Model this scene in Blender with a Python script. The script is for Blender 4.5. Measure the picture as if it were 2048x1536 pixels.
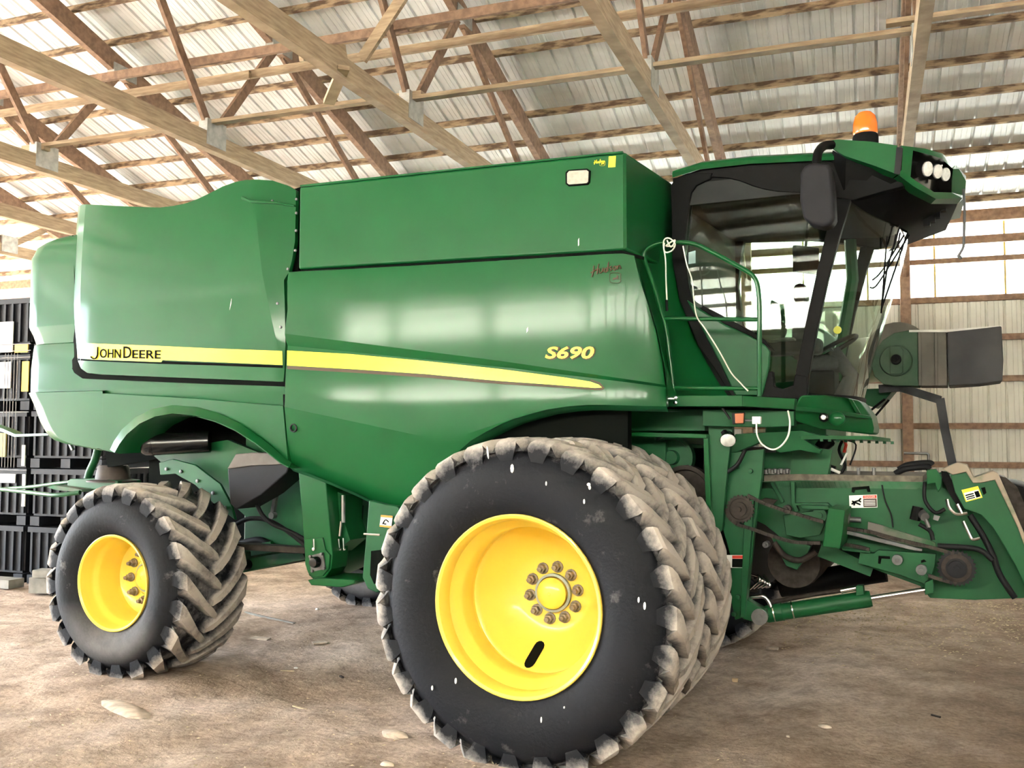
import bpy, bmesh, math, random
from math import sin, cos, tan, pi, radians, sqrt
from mathutils import Vector, Matrix, noise
random.seed(7)
for o in list(bpy.data.objects):
    bpy.data.objects.remove(o)
SC = bpy.context.scene
COL = SC.collection

# ------------------------------------------------------------------ camera
F_PX = 1898.0
YAW, PITCH, ROLL = radians(25.5), math.atan((876 - 768) / F_PX), radians(0.17)
CAM = Vector((2.4672, -5.2237, 1.97))
_R = Vector((cos(YAW), sin(YAW), 0)); _F = Vector((-sin(YAW), cos(YAW), 0)); _U = Vector((0, 0, 1))
FWD = _F * cos(PITCH) + _U * sin(PITCH)
_u = -_F * sin(PITCH) + _U * cos(PITCH)
RGT = _R * cos(ROLL) + _u * sin(ROLL)
UPV = -_R * sin(ROLL) + _u * cos(ROLL)
cam_d = bpy.data.cameras.new('camera'); cam = bpy.data.objects.new('camera', cam_d); COL.objects.link(cam)
cam_d.sensor_width = 36; cam_d.lens = F_PX / 2048 * 36; cam_d.clip_start = 0.05; cam_d.clip_end = 500
cam.matrix_world = Matrix((( RGT.x, UPV.x, -FWD.x, CAM.x), (RGT.y, UPV.y, -FWD.y, CAM.y), (RGT.z, UPV.z, -FWD.z, CAM.z), (0, 0, 0, 1)))
SC.camera = cam

# ------------------------------------------------------------------ sky, sun, exposure
BARN = radians(4.9)
w = bpy.data.worlds.new('sky'); SC.world = w; w.use_nodes = True
bg = w.node_tree.nodes['Background']
bg.inputs[0].default_value = (0.80, 0.90, 1.0, 1); bg.inputs[1].default_value = 2.6
sun_d = bpy.data.lights.new('sun', 'SUN'); sun = bpy.data.objects.new('sun', sun_d); COL.objects.link(sun)
sun_d.energy = 18.0; sun_d.angle = radians(1.0); sun_d.color = (1.0, 0.96, 0.90)
_sd = Vector((0.45, 0.62, -0.70))
sun.rotation_euler = _sd.to_track_quat('-Z', 'Y').to_euler()
def portal(name, loc, rx, rz, sx, sy):
    d = bpy.data.lights.new(name, 'AREA'); d.shape = 'RECTANGLE'; d.size = sx; d.size_y = sy
    d.cycles.is_portal = True
    o = bpy.data.objects.new(name, d); COL.objects.link(o)
    o.location = Matrix.Rotation(BARN, 3, 'Z') @ Vector(loc); o.rotation_euler = (rx, 0, rz + BARN)
portal('end_opening_daylight', (-18.9, -1.5, 2.5), radians(90), radians(-90), 12, 5.0)
SC.view_settings.view_transform = 'Standard'; SC.view_settings.look = 'None'
SC.view_settings.gamma = 1.0; SC.view_settings.use_curve_mapping = False
SC.view_settings.exposure = 4.05
SC.cycles.max_bounces = 10; SC.cycles.diffuse_bounces = 6; SC.cycles.glossy_bounces = 4
SC.cycles.transmission_bounces = 6; SC.cycles.transparent_max_bounces = 12
SC.cycles.sample_clamp_indirect = 8; SC.cycles.use_denoising = True
SC.cycles.caustics_reflective = False; SC.cycles.caustics_refractive = False

# ------------------------------------------------------------------ measuring helpers
def ray(px, py):
    return RGT * ((px - 1024) / F_PX) - UPV * ((py - 768) / F_PX) + FWD
def at(px, py, Y):
    d = ray(px, py); return CAM + d * ((Y - CAM.y) / d.y)
def atz(px, py, Z=0.0):
    d = ray(px, py); return CAM + d * ((Z - CAM.z) / d.z)
def atx(px, py, X):
    d = ray(px, py); return CAM + d * ((X - CAM.x) / d.x)
XB = Vector((cos(BARN), sin(BARN), 0)); YB = Vector((-sin(BARN), cos(BARN), 0))
def bw(u, v, z=0.0):
    return XB * u + YB * v + Vector((0, 0, z))
def lerp(a, b, t):
    return a + (b - a) * t
def interp(tab, x):
    if x <= tab[0][0]: return tab[0][1]
    for (a, va), (b, vb) in zip(tab, tab[1:]):
        if x <= b: return va + (vb - va) * (x - a) / (b - a)
    return tab[-1][1]

# ------------------------------------------------------------------ materials
MATS = {}
def nodes(name):
    m = bpy.data.materials.new(name); m.use_nodes = True; MATS[name] = m
    return m, m.node_tree.nodes, m.node_tree.links, m.node_tree.nodes['Principled BSDF']
def mat(name, c, rough=0.5, metal=0.0, coat=0.0, var=0.0, scale=6.0, c2=None, bump=0.0, bscale=60.0, stretch=None, spec=0.5, emit=None, lo=0.35, hi=0.65, detail=6):
    m, n, l, p = nodes(name)
    p.inputs['Base Color'].default_value = (*c, 1); p.inputs['Roughness'].default_value = rough
    p.inputs['Metallic'].default_value = metal; p.inputs['Coat Weight'].default_value = coat
    p.inputs['Coat Roughness'].default_value = 0.09; p.inputs['Specular IOR Level'].default_value = spec
    if emit:
        p.inputs['Emission Color'].default_value = (*c, 1); p.inputs['Emission Strength'].default_value = emit
    if var or c2 or bump:
        tc = n.new('ShaderNodeTexCoord'); mp = n.new('ShaderNodeMapping'); l.new(tc.outputs['Object'], mp.inputs[0])
        if stretch: mp.inputs['Scale'].default_value = stretch
        if var or c2:
            nz = n.new('ShaderNodeTexNoise'); nz.inputs['Scale'].default_value = scale; nz.inputs['Detail'].default_value = detail
            l.new(mp.outputs[0], nz.inputs['Vector'])
            r = n.new('ShaderNodeValToRGB'); l.new(nz.outputs[0], r.inputs[0])
            r.color_ramp.elements[0].position = lo; r.color_ramp.elements[1].position = hi
            a = c2 if c2 else tuple(x * (1 - var) for x in c); b = c if c2 else tuple(min(1, x * (1 + var)) for x in c)
            r.color_ramp.elements[0].color = (*a, 1); r.color_ramp.elements[1].color = (*b, 1)
            l.new(r.outputs[0], p.inputs['Base Color'])
        if bump:
            nb = n.new('ShaderNodeTexNoise'); nb.inputs['Scale'].default_value = bscale; nb.inputs['Detail'].default_value = 5
            l.new(mp.outputs[0], nb.inputs['Vector'])
            bp = n.new('ShaderNodeBump'); bp.inputs['Strength'].default_value = bump; bp.inputs['Distance'].default_value = 0.02
            l.new(nb.outputs[0], bp.inputs['Height']); l.new(bp.outputs[0], p.inputs['Normal'])
    return m
GREEN = mat('green_paint', (0.0042, 0.078, 0.020), 0.42, 0, 0.27, 0.05, 3.0, spec=0.15)
GREEN_D = mat('green_frame_paint', (0.004, 0.074, 0.022), 0.5, 0, 0.06, 0.12, 5.0, spec=0.3)
GREEN_DUSTY = mat('dusty_green_paint', (0.020, 0.115, 0.045), 0.7, 0, 0.0, c2=(0.13, 0.12, 0.095), scale=3.2, lo=0.30, hi=0.52)
YELLOW = mat('yellow_paint', (0.82, 0.60, 0.08), 0.40, 0, 0.4, 0.04, 3.0)
YDECAL = mat('yellow_decal', (0.93, 0.72, 0.02), 0.35, 0, 0.4)
BLACK = mat('black_plastic', (0.0035, 0.0034, 0.0036), 0.6, 0, 0.0, 0.15, 9.0, spec=0.12)
BLACK_G = mat('gloss_black', (0.006, 0.006, 0.007), 0.25, 0, 0.3)
GAP = mat('flat_black', (0.004, 0.005, 0.004), 0.9, spec=0.05)
GREYP = mat('grey_plastic', (0.011, 0.0105, 0.013), 0.6, 0, 0, 0.12, 8.0, spec=0.2)
STEEL = mat('bare_steel', (0.14, 0.14, 0.14), 0.45, 0.5, 0, 0.25, 12.0)
CHROME = mat('chrome', (0.85, 0.86, 0.88), 0.12, 1.0)
RUSTY = mat('rusty_dark_steel', (0.055, 0.045, 0.038), 0.65, 0.35, 0, c2=(0.030, 0.024, 0.021), scale=24, spec=0.2)
NUT = mat('nut_steel', (0.22, 0.18, 0.14), 0.6, 0.2, 0, 0.3, 30)
HOSE = mat('black_hose', (0.008, 0.008, 0.009), 0.6, spec=0.2)
WHITE = mat('white_plastic', (0.80, 0.80, 0.78), 0.5)
HUBGREY = mat('grey_hub_paint', (0.30, 0.34, 0.31), 0.5)
CORD = mat('white_cord', (0.72, 0.72, 0.64), 0.6)
ORANGE = mat('orange_lens', (0.95, 0.18, 0.01), 0.2, 0, 0.5)
AMBER = mat('amber_reflector', (0.42, 0.11, 0.03), 0.3, 0, 0.3)
LENS = mat('lamp_lens', (0.75, 0.76, 0.74), 0.12, 0, 0.6, 0.12, 40)
LENSY = mat('tank_lamp_lens', (0.36, 0.36, 0.30), 0.25, 0, 0.2, 0.10, 30)
BROWNINK = mat('brown_ink', (0.055, 0.030, 0.008), 0.6)
RED = mat('red_decal', (0.65, 0.04, 0.02), 0.5)
ORDEC = mat('orange_decal', (0.85, 0.25, 0.03), 0.5)
SEATM = mat('grey_seat_cloth', (0.045, 0.045, 0.05), 0.9, 0, 0, 0.15, 40)
CABIN = mat('cab_liner', (0.010, 0.012, 0.012), 0.75, 0, 0, 0.2, 8)
WOOD = mat('truss_wood', (0.45, 0.34, 0.22), 0.75, 0, 0, c2=(0.30, 0.215, 0.135), scale=5, stretch=(1, 1, 9), bump=0.25, bscale=22)
WOOD2 = mat('brown_wood', (0.30, 0.19, 0.125), 0.8, 0, 0, c2=(0.19, 0.115, 0.075), scale=5, stretch=(3, 3, 3), bump=0.25, bscale=22)
PURL = mat('stained_purlin_wood', (0.40, 0.29, 0.18), 0.85, 0, 0, c2=(0.10, 0.060, 0.035), scale=5.5, lo=0.40, hi=0.60, stretch=(1.0, 3, 3), bump=0.5, bscale=10)
GUSSET = mat('galvanised_plate', (0.42, 0.42, 0.40), 0.5, 0.5, 0, 0.2, 12)
ROOFM = mat('galvanised_roof_sheet', (0.72, 0.745, 0.765), 0.5, 0.1, 0, 0.10, 2.2, detail=4)
WALLM = mat('cream_wall_sheet', (0.62, 0.60, 0.53), 0.55, 0, 0, 0.06, 3)
BIN = mat('black_bin_plastic', (0.009, 0.010, 0.014), 0.6, 0, 0, 0.2, 6, spec=0.25)
BINGREY = mat('dusty_bin_top', (0.22, 0.21, 0.19), 0.75, 0, 0, 0.2, 8)
CARD = mat('white_card', (0.75, 0.74, 0.70), 0.7, 0, 0, 0.06, 8)
YCARD = mat('yellow_card', (0.60, 0.42, 0.05), 0.6)
WIRE = mat('wire_steel', (0.25, 0.25, 0.26), 0.5, 0.5)
RUBBER = mat('rubber_boot', (0.030, 0.029, 0.033), 0.75, 0, 0, c2=(0.060, 0.058, 0.060), scale=2.5, lo=0.35, hi=0.75)
SPOUT = mat('dusty_spout_metal', (0.20, 0.175, 0.155), 0.8, 0, 0, c2=(0.13, 0.12, 0.105), scale=3, spec=0.2)
SPOUTG = mat('faded_green_spout', (0.10, 0.14, 0.10), 0.8, 0, 0, c2=(0.055, 0.105, 0.065), scale=3, spec=0.2)
STONE = mat('pale_stone', (0.50, 0.42, 0.34), 0.9, 0, 0, 0.25, 14)
STRAW = mat('straw', (0.58, 0.48, 0.32), 0.9, 0, 0, 0.25, 20)
SCRAPW = mat('scrap_wood', (0.55, 0.40, 0.24), 0.85, 0, 0, 0.2, 14)
TREE = mat('tree_foliage', (0.16, 0.21, 0.06), 0.9, 0, 0, c2=(0.05, 0.085, 0.02), scale=0.35)
GRASS = mat('gravel_yard', (0.56, 0.55, 0.51), 0.95, 0, 0, c2=(0.46, 0.46, 0.38), scale=0.25)
GREYSTRAP = mat('grey_strap', (0.10, 0.105, 0.11), 0.6)

def glass(name, tint, f=1.0):
    m, n, l, p = nodes(name); n.remove(p)
    out = n['Material Output']; mx = n.new('ShaderNodeMixShader'); tr = n.new('ShaderNodeBsdfTransparent'); gl = n.new('ShaderNodeBsdfGlossy')
    tr.inputs[0].default_value = (*tint, 1); gl.inputs['Roughness'].default_value = 0.02; gl.inputs[0].default_value = (1, 1, 1, 1)
    lw = n.new('ShaderNodeLayerWeight'); lw.inputs[0].default_value = 0.5
    pw = n.new('ShaderNodeMath'); pw.operation = 'POWER'; pw.inputs[1].default_value = 4.0; l.new(lw.outputs['Facing'], pw.inputs[0])
    fr = n.new('ShaderNodeMath'); fr.operation = 'MULTIPLY_ADD'; fr.inputs[1].default_value = 0.9; fr.inputs[2].default_value = 0.022; l.new(pw.outputs[0], fr.inputs[0])
    l.new(fr.outputs[0], mx.inputs[0]); l.new(tr.outputs[0], mx.inputs[1]); l.new(gl.outputs[0], mx.inputs[2]); l.new(mx.outputs[0], out.inputs[0])
    return m
GLASS = glass('cab_glass', (0.70, 0.78, 0.71))

def translucent():
    m, n, l, p = nodes('translucent_panel'); n.remove(p)
    out = n['Material Output']; mx = n.new('ShaderNodeMixShader'); tr = n.new('ShaderNodeBsdfTranslucent'); df = n.new('ShaderNodeBsdfDiffuse')
    tr.inputs[0].default_value = (0.92, 0.90, 0.80, 1); df.inputs[0].default_value = (0.75, 0.74, 0.68, 1); mx.inputs[0].default_value = 0.25
    l.new(tr.outputs[0], mx.inputs[1]); l.new(df.outputs[0], mx.inputs[2]); l.new(mx.outputs[0], out.inputs[0])
    return m
FIBRE = translucent()
FIBRE2 = mat('yellowed_overlap', (0.55, 0.40, 0.10), 0.7)

def tyre_mat(name, R, r_in, dustlow):
    """rubber with dried mud on the tread (beyond r_in) and in patches on the sidewall"""
    m, n, l, p = nodes(name)
    tc = n.new('ShaderNodeTexCoord'); sx = n.new('ShaderNodeSeparateXYZ'); l.new(tc.outputs['Object'], sx.inputs[0])
    def math_(op, a, b=None):
        q = n.new('ShaderNodeMath'); q.operation = op
        for k, v in enumerate((a, b)):
            if v is None: continue
            if isinstance(v, (int, float)): q.inputs[k].default_value = v
            else: l.new(v, q.inputs[k])
        return q.outputs[0]
    r = math_('SQRT', math_('ADD', math_('MULTIPLY', sx.outputs[0], sx.outputs[0]), math_('MULTIPLY', sx.outputs[2], sx.outputs[2])))
    nz = n.new('ShaderNodeTexNoise'); nz.inputs['Scale'].default_value = 5; nz.inputs['Detail'].default_value = 7; nz.inputs['Roughness'].default_value = 0.7
    l.new(tc.outputs['Object'], nz.inputs['Vector'])
    mr = n.new('ShaderNodeMapRange'); mr.inputs[1].default_value = r_in; mr.inputs[2].default_value = R; mr.inputs[3].default_value = -0.15; mr.inputs[4].default_value = 0.72
    l.new(r, mr.inputs[0])
    k = math_('ADD', mr.outputs[0], math_('MULTIPLY', math_('SUBTRACT', nz.outputs[0], 0.5), 1.9))
    if dustlow:
        mz = n.new('ShaderNodeMapRange'); mz.inputs[1].default_value = -0.10; mz.inputs[2].default_value = -0.60; mz.inputs[3].default_value = 0; mz.inputs[4].default_value = 0.42
        l.new(sx.outputs[2], mz.inputs[0])
        mq = n.new('ShaderNodeMapRange'); mq.inputs[1].default_value = 0.68; mq.inputs[2].default_value = 0.52; l.new(r, mq.inputs[0])
        k = math_('MAXIMUM', k, math_('MULTIPLY', math_('MULTIPLY', mz.outputs[0], mq.outputs[0]), math_('ADD', nz.outputs[0], 0.45)))
    rp = n.new('ShaderNodeValToRGB'); l.new(k, rp.inputs[0])
    e = rp.color_ramp.elements
    e[0].position = 0.05; e[0].color = (0.006, 0.0065, 0.0095, 1); e[1].position = 0.75; e[1].color = (0.42, 0.375, 0.335, 1)
    q = rp.color_ramp.elements.new(0.35); q.color = (0.13, 0.125, 0.125, 1)
    l.new(rp.outputs[0], p.inputs['Base Color']); p.inputs['Roughness'].default_value = 0.7; p.inputs['Specular IOR Level'].default_value = 0.25
    bp = n.new('ShaderNodeBump'); bp.inputs['Strength'].default_value = 0.3; bp.inputs['Distance'].default_value = 0.01
    n2 = n.new('ShaderNodeTexNoise'); n2.inputs['Scale'].default_value = 45; l.new(tc.outputs['Object'], n2.inputs['Vector'])
    l.new(n2.outputs[0], bp.inputs['Height']); l.new(bp.outputs[0], p.inputs['Normal'])
    return m
TYRE_F = tyre_mat('muddy_front_rubber', 1.005, 0.90, False)
TYRE_R = tyre_mat('muddy_rear_rubber', 0.79, 0.69, True)

def dirt():
    m, n, l, p = nodes('dirt_floor')
    tc = n.new('ShaderNodeTexCoord')
    def nz(s, d, ro=0.6):
        q = n.new('ShaderNodeTexNoise'); q.inputs['Scale'].default_value = s; q.inputs['Detail'].default_value = d; q.inputs['Roughness'].default_value = ro
        l.new(tc.outputs['Object'], q.inputs['Vector']); return q
    a = nz(0.9, 8, 0.65); r = n.new('ShaderNodeValToRGB'); l.new(a.outputs[0], r.inputs[0])
    e = r.color_ramp.elements
    e[0].position = 0.32; e[0].color = (0.40, 0.30, 0.235, 1); e[1].position = 0.66; e[1].color = (0.76, 0.635, 0.555, 1)
    q = e.new(0.5); q.color = (0.60, 0.485, 0.395, 1)
    b = nz(26, 6, 0.7); r2 = n.new('ShaderNodeValToRGB'); l.new(b.outputs[0], r2.inputs[0])
    r2.color_ramp.elements[0].position = 0.3; r2.color_ramp.elements[0].color = (0.62, 0.60, 0.58, 1)
    r2.color_ramp.elements[1].position = 0.62; r2.color_ramp.elements[1].color = (1.05, 1.05, 1.05, 1)
    mx = n.new('ShaderNodeMix'); mx.data_type = 'RGBA'; mx.blend_type = 'MULTIPLY'; mx.inputs[0].default_value = 1
    l.new(r.outputs[0], mx.inputs[6]); l.new(r2.outputs[0], mx.inputs[7]); l.new(mx.outputs[2], p.inputs['Base Color'])
    p.inputs['Roughness'].default_value = 0.95; p.inputs['Specular IOR Level'].default_value = 0.2
    pt = nz(3.2, 5, 0.6); r3 = n.new('ShaderNodeValToRGB'); l.new(pt.outputs[0], r3.inputs[0])
    r3.color_ramp.elements[0].position = 0.36; r3.color_ramp.elements[0].color = (0.70, 0.68, 0.66, 1); r3.color_ramp.elements[1].position = 0.58; r3.color_ramp.elements[1].color = (1.08, 1.07, 1.07, 1)
    mx3 = n.new('ShaderNodeMix'); mx3.data_type = 'RGBA'; mx3.blend_type = 'MULTIPLY'; mx3.inputs[0].default_value = 1
    l.new(mx.outputs[2], mx3.inputs[6]); l.new(r3.outputs[0], mx3.inputs[7]); mx = mx3
    # darker brown, noise-edged, towards the right end of the shed
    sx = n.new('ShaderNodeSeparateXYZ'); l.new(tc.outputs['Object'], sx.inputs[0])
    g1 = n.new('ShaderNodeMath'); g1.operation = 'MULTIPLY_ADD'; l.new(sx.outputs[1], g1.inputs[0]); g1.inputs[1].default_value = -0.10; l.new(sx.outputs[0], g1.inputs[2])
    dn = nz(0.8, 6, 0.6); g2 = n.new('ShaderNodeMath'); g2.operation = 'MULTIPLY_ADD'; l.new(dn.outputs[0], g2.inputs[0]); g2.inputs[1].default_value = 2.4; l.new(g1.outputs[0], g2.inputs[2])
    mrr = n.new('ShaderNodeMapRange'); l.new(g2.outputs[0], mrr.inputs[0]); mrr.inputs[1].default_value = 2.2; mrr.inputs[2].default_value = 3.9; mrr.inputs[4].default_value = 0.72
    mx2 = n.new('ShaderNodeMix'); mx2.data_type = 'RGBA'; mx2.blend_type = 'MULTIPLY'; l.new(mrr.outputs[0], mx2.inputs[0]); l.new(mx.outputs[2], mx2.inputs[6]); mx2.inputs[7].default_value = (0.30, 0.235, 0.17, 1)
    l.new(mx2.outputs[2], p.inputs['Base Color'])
    c = nz(14, 9, 0.7); bp = n.new('ShaderNodeBump'); bp.inputs['Strength'].default_value = 0.9; bp.inputs['Distance'].default_value = 0.05
    l.new(c.outputs[0], bp.inputs['Height']); l.new(bp.outputs[0], p.inputs['Normal'])
    return m
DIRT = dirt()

# ------------------------------------------------------------------ object helpers
def tag(o, label=None, cat=None, group=None, kind=None):
    if label: o['label'] = label
    if cat: o['category'] = cat
    if group: o['group'] = group
    if kind: o['kind'] = kind
    return o
def empty(name, loc, rz=0.0):
    o = bpy.data.objects.new(name, None); COL.objects.link(o); o.location = loc; o.rotation_euler = (0, 0, rz)
    o.empty_display_size = 0.1
    return o
def finish(bm, name, sharp=32, smooth=True):
    bmesh.ops.remove_doubles(bm, verts=bm.verts, dist=1e-5)
    bmesh.ops.recalc_face_normals(bm, faces=bm.faces)
    me = bpy.data.meshes.new(name); bm.to_mesh(me); bm.free()
    if smooth and len(me.polygons):
        me.shade_smooth(); me.set_sharp_from_angle(angle=radians(sharp))
    return me
def obj(name, bm, m, parent=None, loc=None, rz=0.0, sharp=32, bevel=0.0, smooth=True):
    me = bm if isinstance(bm, bpy.types.Mesh) else finish(bm, name, sharp, smooth)
    if m is not None and not me.materials: me.materials.append(m)
    o = bpy.data.objects.new(name, me); COL.objects.link(o)
    if parent is not None: o.parent = parent
    if loc is not None: o.location = loc
    o.rotation_euler = (0, 0, rz)
    if bevel:
        b = o.modifiers.new('bevel', 'BEVEL'); b.width = bevel; b.segments = 2; b.limit_method = 'ANGLE'; b.angle_limit = radians(50)
        b.harden_normals = True
    return o
def BM(): return bmesh.new()
def box(bm, x0, x1, y0, y1, z0, z1, M=None):
    v = [bm.verts.new((x, y, z)) for x in (x0, x1) for y in (y0, y1) for z in (z0, z1)]
    for f in ((0, 1, 3, 2), (4, 6, 7, 5), (0, 4, 5, 1), (2, 3, 7, 6), (0, 2, 6, 4), (1, 5, 7, 3)):
        bm.faces.new([v[i] for i in f])
    if M is not None:
        for q in v: q.co = M @ q.co
    return v
def beam(bm, a, b, w, h, up=(0, 0, 1)):
    """rectangular bar from a to b; w across, h along up"""
    a, b = Vector(a), Vector(b); d = (b - a).normalized(); s = d.cross(Vector(up)).normalized(); u = s.cross(d)
    v = [bm.verts.new(p + s * (w / 2 * i) + u * (h / 2 * j)) for p in (a, b) for i in (-1, 1) for j in (-1, 1)]
    for f in ((0, 1, 3, 2), (4, 6, 7, 5), (0, 4, 5, 1), (2, 3, 7, 6), (0, 2, 6, 4), (1, 5, 7, 3)):
        bm.faces.new([v[i] for i in f])
def prism(bm, pts, d):
    """polygon (list of Vectors) extruded by vector d"""
    d = Vector(d); a = [bm.verts.new(Vector(p)) for p in pts]; b = [bm.verts.new(Vector(p) + d) for p in pts]
    bm.faces.new(a); bm.faces.new(list(reversed(b))); n = len(a)
    for i in range(n): bm.faces.new((a[i], b[i], b[(i + 1) % n], a[(i + 1) % n]))
def plate(pts, Y, t):
    bm = BM(); prism(bm, [at(x, y, Y) for x, y in pts], (0, t, 0)); return bm
def tube(bm, pts, r, n=8, caps=True, radii=None):
    pts = [Vector(p) for p in pts]; rings = []; prev = None
    for i, p in enumerate(pts):
        d = (pts[min(i + 1, len(pts) - 1)] - pts[max(i - 1, 0)]).normalized()
        if prev is None:
            prev = d.orthogonal().normalized()
        prev = (prev - d * prev.dot(d)).normalized(); c = d.cross(prev)
        rr = radii[i] if radii else r
        rings.append([bm.verts.new(p + (prev * cos(2 * pi * k / n) + c * sin(2 * pi * k / n)) * rr) for k in range(n)])
    for a, b in zip(rings, rings[1:]):
        for k in range(n): bm.faces.new((a[k], a[(k + 1) % n], b[(k + 1) % n], b[k]))
    if caps: bm.faces.new(list(reversed(rings[0]))); bm.faces.new(rings[-1])
def spline(pts, k=6):
    P = [Vector(p) for p in pts]; out = []
    for i in range(len(P) - 1):
        p0, p1, p2, p3 = P[max(i - 1, 0)], P[i], P[i + 1], P[min(i + 2, len(P) - 1)]
        for j in range(k):
            t = j / k
            out.append(0.5 * ((2 * p1) + (p2 - p0) * t + (2 * p0 - 5 * p1 + 4 * p2 - p3) * t * t + (3 * p1 - p0 - 3 * p2 + p3) * t ** 3))
    return out + [P[-1]]
def fillet(pts, r, k=5):
    P = [Vector(p) for p in pts]; out = [P[0]]
    for a, b, c in zip(P, P[1:], P[2:]):
        d1, d2 = (a - b), (c - b); q = min(r, d1.length * 0.45, d2.length * 0.45)
        s, e = b + d1.normalized() * q, b + d2.normalized() * q
        for j in range(k + 1):
            t = j / k; out.append(s * (1 - t) ** 2 + b * (2 * t * (1 - t)) + e * t * t)
    return out + [P[-1]]
def lathe(bm, prof, n=48, axis='Y', c=(0, 0, 0), close=False):
    """prof = list of (r, h); revolved about the axis through c"""
    c = Vector(c); rings = []
    def P(r, h, a):
        if axis == 'Y': return c + Vector((r * cos(a), h, r * sin(a)))
        if axis == 'Z': return c + Vector((r * cos(a), r * sin(a), h))
        return c + Vector((h, r * cos(a), r * sin(a)))
    for r, h in prof:
        if r < 1e-5: rings.append([bm.verts.new(P(0, h, 0))])
        else: rings.append([bm.verts.new(P(r, h, 2 * pi * k / n)) for k in range(n)])
    if close: rings.append(rings[0])
    for a, b in zip(rings, rings[1:]):
        for k in range(n):
            q = (a[k % len(a)], a[(k + 1) % n % len(a)], b[(k + 1) % n % len(b)], b[k % len(b)])
            u = []
            for x in q:
                if x not in u: u.append(x)
            if len(u) > 2: bm.faces.new(u)
def cyl(bm, a, b, r, n=16, r2=None):
    tube(bm, [a, b], r, n, True, [r, r if r2 is None else r2])
def on_surface(px, py, yf, a=0.70, b=1.35, n=65):
    """first point along the sight line where y = yf(x, z); the nearest miss at a silhouette"""
    best = None; prev = None
    for i in range(n + 1):
        Y = a + (b - a) * i / n; q = at(px, py, Y); g = Y - yf(q.x, q.z)
        if prev is not None and prev[1] < 0 <= g:
            t = prev[1] / (prev[1] - g); return at(px, py, prev[0] + (Y - prev[0]) * t)
        if best is None or abs(g) < best[0]: best = (abs(g), q)
        prev = (Y, g)
    return best[1]
def sheet(pts, yf, t=0.03, step=0.16, cuts=()):
    """panel outline given in photo pixels, standing on the surface y = yf(x, z); thickness t away from the camera"""
    P = []
    for px, py in pts:
        P.append(on_surface(px, py, yf))
    return sheet_w([(p.x, p.z) for p in P], yf, t, step, cuts)
def sheet_w(P, yf, t, step, cuts=()):
    bm = BM(); f = bm.faces.new([bm.verts.new((x, 0, z)) for x, z in P])
    f.normal_update()
    if f.normal.y > 0: f.normal_flip()
    if step:
        xs = [x for x, z in P]; zs = [z for x, z in P]
        def cut(co, no):
            bmesh.ops.bisect_plane(bm, geom=bm.verts[:] + bm.edges[:] + bm.faces[:], plane_co=co, plane_no=no, dist=1e-4)
        for (a, b) in cuts:
            a, b = Vector((a[0], 0, a[1])), Vector((b[0], 0, b[1])); d = b - a
            cut(a, (d.z, 0, -d.x))
        x = min(xs) + step
        while x < max(xs) - 0.02: cut((x, 0, 0), (1, 0, 0)); x += step
        z = min(zs) + step
        while z < max(zs) - 0.02: cut((0, 0, z), (0, 0, 1)); z += step
    bmesh.ops.remove_doubles(bm, verts=bm.verts, dist=2e-3)
    if t:
        r = bmesh.ops.extrude_face_region(bm, geom=bm.faces[:])
        back = set(v for v in r['geom'] if isinstance(v, bmesh.types.BMVert))
    else: back = set()
    for v in bm.verts:
        v.co.y = yf(v.co.x, v.co.z) + (t if v in back else 0)
    return bm
def text_mesh(body, size, extrude=0.002, shear=0.0, offset=0.0, spacing=1.0):
    c = bpy.data.curves.new('lettering', 'FONT'); c.body = body; c.size = size; c.extrude = extrude; c.shear = shear; c.offset = offset
    c.space_character = spacing; c.resolution_u = 3
    o = bpy.data.objects.new('lettering', c); COL.objects.link(o)
    me = bpy.data.meshes.new_from_object(o.evaluated_get(bpy.context.evaluated_depsgraph_get()))
    bpy.data.objects.remove(o); bpy.data.curves.remove(c); me.materials.clear()
    return me
def text_on(name, body, size, p0, p1, m, parent, yf, gap=0.004, width=None, **k):
    """lettering whose baseline runs from p0 towards p1 (x, z), lying on y = yf"""
    me = text_mesh(body, size, **k)
    d = (Vector(p1) - Vector(p0)); L = d.length; d /= L; nrm = Vector((-d.y, d.x))
    xs = [v.co.x for v in me.vertices]; s = L / (max(xs) - min(xs)) if width is None else 1; x0 = min(xs)
    for v in me.vertices:
        q = Vector(p0) + d * ((v.co.x - x0) * s) + nrm * v.co.y
        v.co = (q.x, yf(q.x, q.y) - gap + v.co.z * 0.5, q.y)
    me.update()
    return obj(name, me, m, parent)
def xz(px, py, Y=0.9):
    q = at(px, py, Y); return (q.x, q.z)

# ================================================================== SETTING
def kids(parent, name, me, m, place, rz=0):
    o = bpy.data.objects.new(name, me); COL.objects.link(o); o.parent = parent; o.location = place
    if rz: o.rotation_euler = (0, 0, rz)
    return o
U0, U1, VW, V0 = -19.0, 8.2, 9.5, -9.5
SLOPE, ZR = 0.30, 8.09                       # roof underside: z = ZR - SLOPE*|v|
TRU = [2.45, 0.2, -2.2, -4.6, -7.0, -9.35, -11.7, 4.85, 7.2]
def roofz(v): return ZR - SLOPE * abs(v)

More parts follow.
